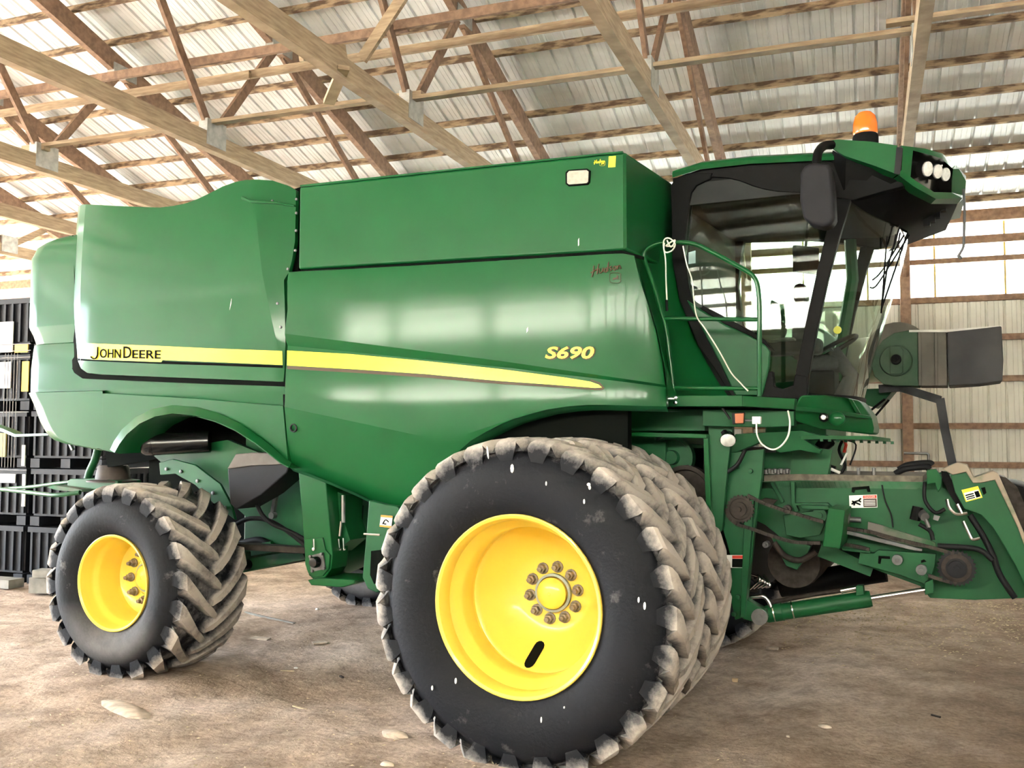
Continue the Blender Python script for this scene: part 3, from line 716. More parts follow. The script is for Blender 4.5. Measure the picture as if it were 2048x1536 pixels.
part('scratch', sheet([(1156, 492), (1156, 480), (1158, 476), (1158, 490)], lambda x, z: 0.896, 0.002, 0), WHITE, tank)
part('tank_seam', sheet([(596, 541), (750, 532), (1000, 516), (1240, 500), (1285, 512), (1285, 518), (1240, 508), (1000, 523), (750, 540), (596, 549)], lambda x, z: 0.91, 0.04, 0), GAP)
part('tank_gap', sheet([(588, 378), (601, 374), (597, 545), (574, 552), (572, 690), (567, 690), (568, 560), (586, 520)], lambda x, z: 0.99, 0.03, 0), GAP)
part('panel_gap', sheet([(566, 690), (576, 690), (573, 800), (580, 934), (574, 934), (566, 800)], lambda x, z: 0.93, 0.03, 0), GAP)

# ---- curved front body between the side panel and the cab
c1 = [(1268, 508), (1284, 560), (1299, 610), (1314, 660), (1326, 715), (1333, 765), (1336, 800)]
c2 = [(1345, 500), (1350, 550), (1360, 600), (1380, 655), (1408, 715), (1437, 765), (1458, 795)]
bm = BM(); rows = []
for (ax, ay), (bx, by) in zip(c1, c2):
    A = at(ax, ay, .93); B = at(bx, by, 1.66); row = []
    for t in (0, .12, .3, .5, .7, .88, 1):
        q = A.lerp(B, t); q.x -= 0.10 * sin(t * pi) ** 0.8; row.append(bm.verts.new(q))
    rows.append(row)
for a, b in zip(rows, rows[1:]):
    for j in range(len(a) - 1): bm.faces.new((a[j], a[j + 1], b[j + 1], b[j]))
part('front_body_panel', bm, GREEN, sharp=60)
# dark filler of the machine's inside (sieve body, tank hopper)
bm = BM(); box(bm, -5.0, 0.30, 1.15, 4.0, 2.22, 3.3); part('inner_body', bm, GREEN_D)
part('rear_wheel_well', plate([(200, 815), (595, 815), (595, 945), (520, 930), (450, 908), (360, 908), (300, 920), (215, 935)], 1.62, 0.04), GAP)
bm = BM(); box(bm, -4.75, -3.0, 1.66, 3.6, 0.96, 2.0); part('straw_chopper', bm, GAP)
bm = BM(); box(bm, -1.3, 0.36, 1.06, 1.14, 1.80, 2.35); part('front_wheel_well', bm, GAP)
bm = BM(); box(bm, -4.8, -2.45, 1.1, 4.05, 3.2, 3.75); part('engine_deck', bm, BLACK)
bm = BM(); box(bm, -3.5, 0.4, 1.6, 3.6, 0.98, 2.0); part('threshing_body', bm, GREEN_D, bevel=0.02)
bm = BM(); prism(bm, [(-4.9, 4.2, 1.85), (0.4, 4.2, 1.95), (0.4, 4.2, 3.3), (-2.4, 4.2, 3.3), (-2.5, 4.2, 3.95), (-4.9, 4.2, 4.05)], (0, 0.04, 0)); part('far_side_panel', bm, GREEN)

# ---- wheels
def tyre_mesh(name, R, rr, W, nl, m, lug_h, delta, lw, bulge=0.0):
    """tyre about the Y axis, outer face at y = 0 .. W; R over the lugs, rr at the rim"""
    Rb = R - lug_h; bm = BM(); c = W / 2
    prof = [(rr, 0.035), (rr + 0.02, 0.012), (lerp(rr, Rb, .28), -bulge - 0.008), (lerp(rr, Rb, .5), -bulge - 0.014), (lerp(rr, Rb, .72), -bulge), (Rb - 0.055, 0.022), (Rb - 0.018, 0.060), (Rb - 0.004, 0.13), (Rb, c)]
    prof = prof + [(r, W - y) for r, y in reversed(prof[:-1])]
    prof = [(rr - 0.02, 0.06)] + prof + [(rr - 0.02, W - 0.06)]
    lathe(bm, prof, 96)
    rnd = random.Random(5)
    for side in (0, 1):
        for k in range(nl):
            a0 = 2 * pi * (k + 0.5 * side) / nl; rows = []
            # stations: (t across from just past the centre to the shoulder, height radius, width factor)
            for t, hh, wf in ((-0.10, 0.80, 0.55), (0.10, 1.0, 0.85), (0.35, 1.0, 0.95), (0.62, 0.99, 1.12), (0.84, 0.97, 1.40), (0.95, 0.88, 1.62), (1.01, 0.62, 1.68), (1.03, 0.1, 1.55), (1.04, -0.6, 1.3), (1.015, -1.6, 0.8)):
                yy = c - t * (c - 0.012); yy = yy if side == 0 else W - yy
                ang = a0 + delta * (max(t, -0.1) ** 1.25 if t > 0 else t)
                top = Rb + lug_h * hh; bot = Rb - 0.02 if hh > 0.5 else Rb - 0.06 + lug_h * min(hh, 0) * 0.5
                hw = lw * wf * (1 + rnd.uniform(-.05, .05)) / 2 / R; j = rnd.uniform(-0.006, 0.006)
                if hh <= 0.3:
                    yi = yy + (0.05 if side == 0 else -0.05)
                    rows.append([(top, ang - hw, yy), (top, ang + hw, yy), (top, ang + hw, yi), (top, ang - hw, yi)])
                else:
                    rows.append([(top + j, ang - hw * .82, yy), (top + j, ang + hw * .82, yy), (bot, ang + hw * 1.3, yy), (bot, ang - hw * 1.45, yy)])
            V = [[bm.verts.new((r * cos(g), y, r * sin(g))) for r, g, y in row] for row in rows]
            for a, b in zip(V, V[1:]):
                for q in range(4): bm.faces.new((a[q], a[(q + 1) % 4], b[(q + 1) % 4], b[q]))
            bm.faces.new(V[0]); bm.faces.new(list(reversed(V[-1])))
    bmesh.ops.recalc_face_normals(bm, faces=bm.faces)
    me = bpy.data.meshes.new(name); bm.to_mesh(me); bm.free(); me.shade_smooth(); me.set_sharp_from_angle(angle=radians(38)); me.materials.append(m)
    return me
def rim_mesh(name, prof, m, n=72):
    bm = BM(); lathe(bm, prof, n); me = finish(bm, name, 30); me.materials.append(m); return me
def nut_mesh():
    bm = BM(); lathe(bm, [(0.030, 0.0), (0.030, -0.012), (0.021, -0.014)], 12); lathe(bm, [(0.0215, -0.012), (0.0215, -0.045), (0.013, -0.048), (0.013, -0.075), (0, -0.077)], 6)
    [setattr(v, 'co', Vector((v.co.x * 1.3, v.co.y, v.co.z * 1.3))) for v in bm.verts]
    me = finish(bm, 'wheel_nut', 30); me.materials.append(NUT); return me
NUTM = nut_mesh()
TF = tyre_mesh('tire', 1.02, 0.540, 0.60, 27, TYRE_F, 0.062, 0.24, 0.098, 0.02)
TR = tyre_mesh('tire', 0.80, 0.380, 0.74, 20, TYRE_R, 0.072, 0.40, 0.098, 0.02)
RF = rim_mesh('front_rim', [(0.540, 0.05), (0.556, 0.012), (0.553, 0.0), (0.546, -0.002), (0.530, 0.006), (0.516, 0.035), (0.512, 0.075), (0.515, 0.115), (0.508, 0.125), (0.490, 0.15), (0.470, 0.185), (0.462, 0.20), (0.462, 0.33), (0.470, 0.345), (0.466, 0.36), (0.455, 0.365), (0.440, 0.385), (0.36, 0.50), (0.27, 0.585), (0.225, 0.602), (0.12, 0.605), (0, 0.605)], YELLOW)
RI = rim_mesh('inner_rim', [(0.540, 0.05), (0.556, 0.012), (0.553, 0.0), (0.530, 0.006), (0.512, 0.05), (0.505, 0.12), (0.462, 0.2), (0.462, 0.3), (0.30, 0.34), (0, 0.34)], YELLOW)
RR = rim_mesh('rear_rim', [(0.375, 0.06), (0.392, 0.012), (0.390, 0.0), (0.382, -0.003), (0.368, 0.008), (0.356, 0.05), (0.355, 0.10), (0.346, 0.125), (0.330, 0.15), (0.325, 0.17), (0.322, 0.34), (0.316, 0.37), (0.300, 0.385), (0.24, 0.40), (0.165, 0.405), (0.15, 0.385), (0, 0.385)], YELLOW)
def wheel(hub, rim, tire, nut_r, nut_n, disc, phase, cap=None, flip=False, slot=False, name='front_wheel'):
    rz = pi if flip else 0
    w_ = obj(name, rim, None, combine, loc=Vector(hub) - ROOT, rz=rz)
    obj('tire', tire, None, w_)
    for k in range(nut_n):
        a = phase + 2 * pi * k / nut_n
        obj('wheel_nut', NUTM, None, w_, loc=(nut_r * cos(a), disc, nut_r * sin(a)))
    if cap:
        bm = BM(); lathe(bm, [(cap + .028, disc), (cap + .028, disc - 0.03), (cap + 0.012, disc - 0.034), (cap + .010, disc - 0.02)], 40); obj('hub_ring', bm, HUBGREY, w_)
        bm = BM(); lathe(bm, [(cap + .006, disc), (cap + .004, disc - 0.05), (cap * 0.8, disc - 0.075), (cap * .4, disc - 0.088), (0.012, disc - 0.09), (0.0, disc - 0.10)], 40); obj('hub_cap', bm, YELLOW, w_)
    if slot:
        bm = BM(); M = Matrix.Rotation(radians(-101), 4, 'Y')
        # slot in the dished disc, seen as a dark opening with a rounded outline
        def S(r0, a, rr_, n=8): pass
        pts = []
        for sgn, r in ((1, 0.345), (-1, 0.425)):
            for i in range(7):
                an = pi * i / 6
                pts.append((r - sgn * sin(an) * 0.030, (cos(an) * 0.034) * sgn))
        y_of = lambda r: interp([(0.27, 0.585), (0.36, 0.50), (0.44, 0.385), (0.47, 0.34)], r)
        an = radians(-101)
        V = [bm.verts.new((r * cos(an) - s * sin(an), y_of(r) - 0.004, r * sin(an) + s * cos(an))) for r, s in pts]
        bm.faces.new(V); obj('disc_slot', bm, GAP, w_)
    return w_
HF = 0.955
wheel((0, 0.0, HF), RF, TF, 0.172, 10, 0.605, radians(9), cap=0.098, slot=True)
wheel((0, 0.745, HF), RI, TF, 0.172, 10, 0.34, 0, name='inner_front_wheel')
wheel((0, 2 * CL, HF), RF, TF, 0.172, 10, 0.605, 0, cap=0.098, flip=True)
wheel((0, 2 * CL - 0.745, HF), RI, TF, 0.172, 10, 0.34, 0, flip=True, name='inner_front_wheel')
wheel((-3.81, 0.40, 0.785), RR, TR, 0.205, 10, 0.395, radians(4), cap=0.10, name='rear_wheel')
wheel((-3.81, 2 * CL - 0.40, 0.785), RR, TR, 0.205, 10, 0.395, 0, cap=0.10, flip=True, name='rear_wheel')
bm = BM(); cyl(bm, (0, 0.63, HF), (0, 2 * CL - 0.63, HF), 0.16, 24); box(bm, -0.22, 0.22, 1.5, 2 * CL - 1.5, HF - 0.2, HF + 0.3); part('front_axle', bm, GREEN_D)
bm = BM(); box(bm, -3.95, -3.67, 1.15, 2 * CL - 1.15, 0.70, 0.94); cyl(bm, (-3.81, 0.8, 0.785), (-3.81, 1.3, 0.785), 0.17, 20); cyl(bm, (-3.81, 2 * CL - 0.8, 0.785), (-3.81, 2 * CL - 1.3, 0.785), 0.17, 20)
part('rear_axle', bm, GREEN_DUSTY, bevel=0.01)
bm = BM(); cyl(bm, (-3.52, 1.2, 0.80), (-3.52, 2.5, 0.80), 0.045, 14); cyl(bm, (-3.52, 2.5, 0.80), (-3.52, 3.6, 0.80), 0.025, 10); part('steering_cylinder', bm, BLACK)
bm = BM(); beam(bm, (-3.5, 1.3, 1.02), (-2.3, 1.5, 1.0), 0.12, 0.05); part('axle_cover', bm, RUSTY)

bm = BM()
for px, py, w_, h_, tl in ((975, 905, 3, 26, .2), (1024, 937, 7, 18, 0), (1277, 1200, 4, 12, 0), (1289, 1212, 5, 16, 0), (911, 1362, 4, 12, 0), (1177, 969, 7, 7, 0), (1179, 975, 5, 9, .1), (1092, 967, 3, 9, 0), (1168, 1003, 4, 10, 0), (864, 1376, 4, 10, 0), (1082, 1440, 3, 12, 0), (1128, 1415, 3, 5, 0)):
    P = [at(px + tl * h_ * sin(a_) * .3 + w_ * .5 * cos(a_), py + h_ * .5 * sin(a_), -0.040) for a_ in (2 * pi * k / 8 for k in range(8))]
    prism(bm, P, (0, .006, 0))
part('white_splash', bm, WHITE)['kind'] = 'stuff'

# ---- underside between the wheels
bm = plate([(300, 905), (455, 880), (590, 935), (760, 1000), (760, 1075), (620, 1090), (560, 1065), (500, 1040), (455, 1000), (420, 958), (340, 940)], 1.5, 0.05); part('chassis_side', bm, GREEN_D)
bm = plate([(318, 925), (345, 918), (390, 930), (440, 968), (462, 1010), (470, 1040), (430, 1010), (390, 970), (350, 948), (320, 950)], 1.36, 0.03); part('chassis_rib', bm, GREEN_D, bevel=0.006)
bm = BM()
for px, py in ((333, 938), (362, 943), (395, 962), (426, 986), (450, 1015)):
    q = at(px, py, 1.355); lathe(bm, [(0, -0.012), (0.016, -0.008), (0.017, 0.004)], 8, 'Y', q)
part('bolt', bm, STEEL)['kind'] = 'stuff'
q0, q1 = at(292, 889, 1.15), at(420, 883, 1.45)
bm = BM(); d = (q1 - q0)
tube(bm, [q0 - d * 0.10, q0 - d * 0.085, q0 - d * 0.05, q0, q0 + d * 0.1, q0 + d * 0.104, q0 + d * 0.12, q0 + d * 0.124, q0 + d * 0.5, q1], 0.1, 20, True, [0.02, 0.06, 0.088, 0.10, 0.102, 0.106, 0.106, 0.102, 0.102, 0.102]); part('air_tank', bm, BLACK_G, sharp=50)
tp = [(455, 941), (471, 910), (505, 907), (540, 908), (565, 926), (577, 935), (573, 946), (522, 990), (472, 1019), (460, 1008)]
bm = plate(tp, 1.08, 0.30); part('battery_box', bm, GREYP, bevel=0.012)
part('battery_box_lid', plate([(454, 938), (471, 908), (505, 905), (541, 906), (567, 925), (560, 929), (500, 932)], 1.06, 0.32), mat('dusty_box_lid', (0.10, 0.085, 0.075), 0.7, 0, 0, 0.2, 6), bevel=0.008)
bm = BM(); beam(bm, at(556, 968, 1.42), at(545, 1030, 1.42), 0.03, 0.035); q = at(545, 1031, 1.40); lathe(bm, [(0, -.02), (.03, -.02), (.03, .03)], 12, 'Y', q); part('link_arm', bm, STEEL)
def hose(pts, r, m=HOSE, parent=None, name='hose', k=6, Y=None):
    bm = BM(); P = [at(p[0], p[1], p[2] if len(p) > 2 else Y) for p in pts]; tube(bm, spline(P, k), r, 8); return part(name, bm, m, parent, sharp=60)
hose([(470, 1050), (500, 1037), (540, 1042), (580, 1066), (612, 1092)], 0.02, Y=1.3)
hose([(512, 1005), (525, 1030), (548, 1050), (580, 1063), (612, 1080)], 0.018, Y=1.28)
hose([(470, 1090), (520, 1080), (560, 1098), (610, 1100)], 0.03, Y=1.6)
part('cross_member', plate([(490, 1085), (608, 1068), (612, 1085), (492, 1104)], 1.75, 0.2), GREEN_DUSTY)
part('cross_member', plate([(492, 1118), (600, 1100), (612, 1118), (494, 1142)], 1.7, 0.25), GREEN_DUSTY)
part('bracket_plate', plate([(500, 1090), (541, 1083), (544, 1105), (502, 1112)], 1.5, 0.04), GREEN_D, bevel=0.004)
# clean grain elevator
leg = part('elevator_leg', plate([(596, 938), (652, 965), (655, 1000), (660, 1055), (665, 1110), (662, 1138), (650, 1155), (634, 1160), (618, 1152), (610, 1130), (607, 1080), (601, 1000)], 0.98, 0.22), GREEN, bevel=0.01)
part('elevator_side', plate([(652, 975), (690, 990), (688, 1040), (700, 1080), (664, 1110), (658, 1040)], 1.12, 0.25), GREEN_D)
part('boot_cover', plate([(609, 1078), (645, 1075), (650, 1100), (660, 1110), (657, 1138), (645, 1152), (630, 1154), (616, 1146), (610, 1128)], 0.965, 0.02), GREEN, leg, bevel=0.005)
part('bearing_plate', plate([(618, 1112), (645, 1105), (650, 1138), (622, 1144)], 0.950, 0.02), STEEL, leg)
q = at(632, 1124, 0.94); bm = BM(); lathe(bm, [(0, -0.05), (0.035, -0.045), (0.045, -0.02), (0.045, 0.02)], 20, 'Y', q); part('bearing_cap', bm, BLACK_G, leg)
bm = BM()
for px, py in ((621, 1113), (643, 1108), (625, 1142), (648, 1137)):
    q = at(px, py, 0.945); lathe(bm, [(0, -0.015), (0.012, -0.012), (0.012, 0.006)], 8, 'Y', q)
part('bolt', bm, STEEL, leg)['kind'] = 'stuff'
def latchrod(px, y0, y1, Y, parent):
    bm = BM(); tube(bm, [at(px, y0, Y), at(px + 1, y1, Y)], 0.008, 6); q = at(px + 1, y1, Y); lathe(bm, [(0, -.012), (.014, -.01), (.014, .012)], 8, 'Y', q); part('latch_rod', bm, CHROME, parent)
latchrod(627, 1078, 1098, 0.95, leg); latchrod(677, 1078, 1098, 1.08, leg); latchrod(686, 1076, 1098, 1.08, leg)
bm = BM(); tube(bm, [at(686, 990, 1.1), at(686, 1045, 1.1)], 0.02, 8); tube(bm, [at(682, 1042, 1.08), at(679, 1072, 1.08)], 0.012, 8); part('latch_rod', bm, CHROME, leg)
q0, q1 = at(645, 1128, 1.12), at(720, 1098, 1.75)
bm = BM(); cyl(bm, q0, q1, 0.155, 28); part('auger_trough', bm, GREEN_D)
part('skid_plate', plate([(614, 1160), (640, 1156), (710, 1160), (708, 1168), (685, 1175), (622, 1171)], 0.95, 0.35), GREEN, bevel=0.01)
part('control_box', plate([(690, 1010), (714, 1012), (712, 1048), (689, 1046)], 1.35, 0.1), GREYP, bevel=0.005)
part('label_plate', plate([(693, 1022), (705, 1022), (704, 1034), (692, 1034)], 1.34, 0.01), WHITE)
part('chain_shield', plate([(737, 1000), (772, 1009), (795, 1012), (812, 1060), (800, 1130), (775, 1180), (752, 1186), (735, 1178), (724, 1155), (730, 1090)], 0.80, 0.06), GREEN_D, bevel=0.012)
part('chain_shield_window', plate([(742, 1102), (775, 1098), (770, 1160), (748, 1168), (740, 1150)], 0.79, 0.02), GAP)
sg = part('warning_decal', plate([(762, 1030), (785, 1032), (782, 1056), (759, 1053)], 0.785, 0.006), WHITE)
part('decal_band', plate([(762, 1030), (785, 1032), (784.5, 1036), (761.5, 1034)], 0.782, 0.003), ORDEC, sg); part('decal_band', plate([(759.5, 1050), (782.5, 1052), (782, 1056), (759, 1053)], 0.782, 0.003), ORDEC, sg)
script([[(766, 1048), (770, 1041), (774, 1040), (778, 1044)], [(770, 1041), (768, 1047), (773, 1048)]], 0.004, GAP, sg, lambda x, z: 0.782)
bm = BM(); tube(bm, [at(728, 1068, .79), at(760, 1070, .79)], 0.008, 6); part('latch_rod', bm, CHROME)

# ---- residue spreader and rear guard bars
bm = BM(); q = at(225, 962, 1.6)
part('spreader_plate', plate([(135, 962), (140, 958), (200, 957), (235, 962), (236, 976), (200, 980), (134, 972)], 1.6, 0.3), GREEN_D, bevel=0.008)
bm = BM(); c_ = at(226, 963, 1.75); lathe(bm, [(0.25, 0.0), (0.25, 0.012), (0.172, 0.025), (0.150, 0.15), (0.135, 0.165), (0, 0.168)], 32, 'Z', c_); part('spreader_hub_cover', bm, mat('brown_black_cover', (0.045, 0.032, 0.026), 0.65, 0, 0, 0.3, 9), sharp=40)
bm = BM(); tube(bm, spline([at(196, 898, 1.75), at(190, 920, 1.75), at(180, 942, 1.75), at(175, 960, 1.75)], 5), 0.04, 10); part('spreader_post', bm, GREEN_D, sharp=60)
bm = BM(); tube(bm, fillet([at(-60, 972, 1.7), at(0, 978, 1.55), at(112, 991, 1.25), at(160, 985, 1.3)], 0.2), 0.022, 8); tube(bm, fillet([at(-60, 982, 2.3), at(60, 974, 2.1), at(120, 966, 1.8), at(165, 962, 1.7)], 0.2), 0.02, 8)
part('guard_bar', bm, GREEN_D, sharp=60)
bm = BM(); prism(bm, [at(-30, 845, 1.5), at(8, 858, 1.4), at(30, 868, 1.35), at(102, 866, 1.15), at(102, 871, 1.15), at(28, 874, 1.35), at(4, 864, 1.4), at(-30, 851, 1.5)], (0, 0.12, 0)); part('tailgate_bar', bm, GREEN_D, bevel=0.004)
part('spreader_plate', plate([(94, 974), (105, 971), (130, 974), (165, 980), (160, 984), (110, 980)], 1.7, 0.3), GREEN_DUSTY)
bm = BM(); beam(bm, at(138, 884, 1.2), at(146, 900, 1.2), 0.03, 0.02); part('spring_clip', bm, STEEL)

# ---- cab
CR, CLf = 1.62, 2 * CL - 1.62     # right and left faces of the cab
def cabplate(name, pts, m, t=0.06, Y=CR, bevel=0.008, parent=None, mirror_too=True):
    o = part(name, plate(pts, Y, t), m, parent, bevel=bevel)
    if mirror_too:
        bm = BM(); P = [at(x, y, Y) for x, y in pts]; prism(bm, [Vector((p.x, 2 * CL - p.y - t, p.z)) for p in P], (0, t, 0)); part(name, bm, m, parent, bevel=bevel)
    return o
cabplate('rear_pillar', [(1341, 372), (1350, 356), (1375, 346), (1425, 345), (1420, 358), (1393, 371), (1383, 385), (1376, 420), (1368, 500), (1378, 575), (1400, 648), (1440, 720), (1480, 790), (1464, 795), (1430, 740), (1395, 690), (1358, 598), (1344, 520), (1343, 440)], BLACK, 0.10, CR - 0.02)
cabplate('roof_trim', [(1345, 358), (1400, 338), (1500, 327), (1640, 318), (1700, 330), (1800, 352), (1808, 372), (1760, 385), (1705, 400), (1650, 392), (1590, 385), (1555, 383), (1530, 379), (1505, 372), (1480, 362), (1455, 356), (1425, 354), (1395, 364), (1370, 372)], BLACK, 0.09, CR - 0.01)
cabplate('front_pillar', [(1668, 398), (1704, 392), (1680, 470), (1656, 560), (1634, 660), (1618, 750), (1614, 796), (1584, 796), (1592, 740), (1610, 650), (1634, 540)], BLACK, 0.07)
cabplate('cab_sill', [(1466, 782), (1520, 778), (1530, 745), (1545, 742), (1548, 772), (1565, 778), (1586, 770), (1590, 748), (1614, 752), (1614, 798), (1462, 798)], BLACK, 0.08, CR - 0.005)
cabplate('cab_lower_panel', [(1372, 598), (1400, 618), (1450, 648), (1500, 671), (1528, 688), (1540, 702), (1538, 735), (1524, 792), (1470, 792), (1440, 728), (1400, 652)], GREEN_D, 0.05, CR - 0.035, 0.014)
cabplate('lower_panel_trim', [(1405, 610), (1450, 634), (1500, 660), (1530, 680), (1545, 700), (1530, 690), (1500, 672), (1450, 649), (1402, 618)], BLACK, 0.05, CR - 0.03)
g_pts = [(1372, 560), (1372, 480), (1380, 400), (1392, 372), (1425, 356), (1480, 362), (1530, 379), (1590, 385), (1670, 396), (1636, 540), (1612, 650), (1590, 762), (1530, 768), (1542, 700), (1500, 668), (1440, 640), (1376, 590)]
win_o = part('side_window', plate(g_pts, CR + 0.02, 0.006), GLASS, smooth=False)
bm = BM(); prism(bm, [Vector((at(x, y, CR + .02).x, CLf - 0.02, at(x, y, CR + .02).z)) for x, y in g_pts], (0, 0.006, 0)); part('side_window', bm, GLASS, smooth=False)
# inner frame line of the door window and the door handle
bm = BM(); tube(bm, spline([at(px, py, CR + .03) for px, py in ((1374, 560), (1380, 470), (1387, 400), (1400, 376), (1430, 366), (1470, 370), (1510, 386), (1560, 392), (1610, 395))], 5), 0.006, 6); part('window_gasket', bm, GREYP, sharp=60)
# wind screen
XA = lambda z: interp([(2.25, 1.44), (2.6, 1.50), (3.1, 1.60), (3.72, 1.78)], z)
XF = lambda z: interp([(2.25, 1.755), (2.6, 1.84), (3.0, 1.965), (3.3, 2.06), (3.55, 2.11), (3.72, 2.12)], z)
def ws(s, z, d=0): return Vector((XA(z) + (XF(z) - XA(z)) * (1 - abs(s) ** 2.3) + d, CL + (CL - CR) * s, z))
bm = BM(); zz = [2.26, 2.4, 2.6, 2.8, 3.0, 3.2, 3.4, 3.55, 3.70]; ss = [-1 + i / 12 for i in range(25)]
GV = [[bm.verts.new(ws(s, z)) for s in ss] for z in zz]
for a, b in zip(GV, GV[1:]):
    for j in range(24): bm.faces.new((a[j], a[j + 1], b[j + 1], b[j]))
part('windshield', bm, GLASS, sharp=60)
bm = BM(); rows = [[bm.verts.new(ws(s, z, d)) for s in ss] for z, d in ((2.20, -0.02), (2.20, 0.012), (2.285, 0.012), (2.285, -0.02))]
for a, b in zip(rows, rows[1:] + rows[:1]):
    for j in range(24): bm.faces.new((a[j], a[j + 1], b[j + 1], b[j]))
part('windshield_base', bm, BLACK, sharp=50)
# rear wall, floor, head liner of the cab
bm = BM(); box(bm, 0.52, 0.60, CR + 0.05, CLf - 0.05, 2.15, 3.93); part('cab_rear_wall', bm, CABIN)
bm = BM(); prism(bm, [(0.55, CR + .02, 2.10), (1.42, CR + .02, 2.10), (1.72, CL, 2.10), (1.42, CLf - .02, 2.10), (0.55, CLf - .02, 2.10)], (0, 0, 0.10)); part('cab_floor', bm, BLACK)
bm = BM(); prism(bm, [(0.55, CR, 3.70), (1.80, CR, 3.70), (2.15, CR + .35, 3.70), (2.2, CL, 3.70), (2.15, CLf - .35, 3.70), (1.80, CLf, 3.70), (0.55, CLf, 3.78)], (0, 0, 0.16)); part('head_liner', bm, CABIN)
# roof shell: green cap over a black underside, visor with lamp pod
def roof_px(pts, Y): return [at(x, y, Y) for x, y in pts]
re = roof_px([(1345, 346), (1400, 329), (1500, 318), (1600, 313), (1668, 310)], CR - 0.05)
bm = BM(); rows = []
for p in re:
    rows.append([bm.verts.new(v_) for v_ in (p + Vector((0, 0, -0.035)), p + Vector((0, -0.012, -0.01)), p + Vector((0, 0, 0.012)), p + Vector((0, 0.10, 0.05)), Vector((p.x, CL, p.z + 0.07)), Vector((p.x, 2 * CL - p.y - 0.10, p.z + 0.05)), Vector((p.x, 2 * CL - p.y, p.z - 0.035)))])
for a, b in zip(rows, rows[1:]):
    for j in range(6): bm.faces.new((a[j], a[j + 1], b[j + 1], b[j]))
part('cab_roof', bm, GREEN, sharp=40)
bm = BM(); prism(bm, [(0.53, CR + .01, 3.86), (1.66, CR + .01, 3.86), (2.2, CR + .2, 3.80), (2.3, CL, 3.8), (2.2, CLf - .2, 3.80), (1.66, CLf, 3.86), (0.53, CLf, 3.86)], (0, 0, 0.06)); part('roof_underside', bm, BLACK)
# visor: a swept green lip round the roof front; sections from rear corner to centre front, then mirrored
YV = 1.50
secs = []     # (top outer, bottom outer, bottom inner)
def S(tp_, bt, Yt, Yb, inn):
    T, B = at(*tp_, Yt), at(*bt, Yb); secs.append((T, B, B + Vector(inn)))
S((1660, 281), (1664, 297), YV, YV, (0.02, 0.10, 0.0))
S((1676, 279), (1690, 312), YV, YV, (0.0, 0.12, 0.0))
S((1740, 283), (1745, 330), YV, YV, (-0.02, 0.14, 0.0))
S((1795, 291), (1795, 349), YV, YV, (-0.06, 0.14, 0.0))
vis = []
bm = BM(); rows = []
for T, B, I in secs:
    rows.append([bm.verts.new(v_) for v_ in (Vector((T.x - .02, T.y + .25, T.z + 0.03)), T + Vector((0, 0.03, 0.008)), T, B, I)])
for a, b in zip(rows, rows[1:]):
    for j in range(4): bm.faces.new((a[j], a[j + 1], b[j + 1], b[j]))
bm.faces.new(rows[0])
part('roof_visor', bm, GREEN, sharp=40)
part('visor_strip', plate([(1793, 294), (1806, 296), (1800, 349), (1788, 347)], YV - 0.006, 0.02), GREYP)
# lamp pod at the corner: green shell with a dark recess
A0 = at(1802, 291, YV); A1 = at(1797, 350, YV)
pod_top = [A0, at(1850, 297, 1.62), at(1885, 307, 1.85), at(1912, 330, 2.3)]
pod_r1 = [at(1806, 296, YV), at(1838, 304, 1.60), at(1882, 316, 1.82), at(1906, 338, 2.3)]          # recess upper edge
pod_r2 = [at(1803, 340, YV), at(1832, 362, 1.58), at(1868, 384, 1.76), at(1903, 385, 2.3)]          # recess lower edge
pod_bot = [A1, at(1826, 372, 1.55), at(1872, 398, 1.74), at(1925, 396, 2.41)]
pod_in = [A1 + Vector((-.06, .14, 0)), at(1818, 386, 1.75), at(1862, 408, 1.95), at(1915, 408, 2.33)]
def strip(rows_, m, name, parent=None, sharp=40):
    bm = BM(); R2 = [[bm.verts.new(v_) for v_ in r_] for r_ in rows_]
    for a, b in zip(R2, R2[1:]):
        for j in range(len(a) - 1): bm.faces.new((a[j], a[j + 1], b[j + 1], b[j]))
    return part(name, bm, m, parent, sharp=sharp)
pod_back = [Vector((p.x - .15, p.y + .35, p.z + 0.03)) for p in pod_top]
pod = strip([pod_back, pod_top, pod_r1], GREEN, 'lamp_pod')
strip([pod_r2, pod_bot, pod_in], GREEN, 'pod_lip', pod)
deep = lambda P, k: [p + Vector((-0.10, 0.10, -0.01)) * k for p in P]
strip([pod_r1, deep(pod_r1, .9), deep(pod_r2, .9), pod_r2], BLACK_G, 'pod_recess', pod)
strip([[pod_r1[3], deep(pod_r1, .9)[3]], [pod_r2[3], deep(pod_r2, .9)[3]]], BLACK_G, 'pod_recess', pod)
strip([[pod_r1[0], pod_r2[0]], [pod_r1[0].lerp(pod_r1[1], .62), pod_r2[0].lerp(pod_r2[1], .62)]], GREEN, 'pod_cheek', pod)
strip([[pod_r1[3], at(1903, 362, 2.3), pod_r2[3]], [at(1918, 338, 2.35), at(1932, 362, 2.47), at(1930, 392, 2.46)]], GREEN, 'pod_end', pod)
strip([pod_top[-1:] + [at(1932, 352, 2.47)], [Vector((2.44, 3.3, pod_top[-1].z)), Vector((2.468, 3.3, pod_top[-1].z - 0.06))], ], GREEN, 'visor_front', pod)
strip([[at(1932, 352, 2.47), at(1930, 394, 2.46), at(1915, 408, 2.33)], [Vector((2.468, 3.3, pod_top[-1].z - .06)), Vector((2.468, 3.3, pod_top[-1].z - .18)), Vector((2.3, 3.3, pod_top[-1].z - .2))]], GREEN, 'visor_front', pod)
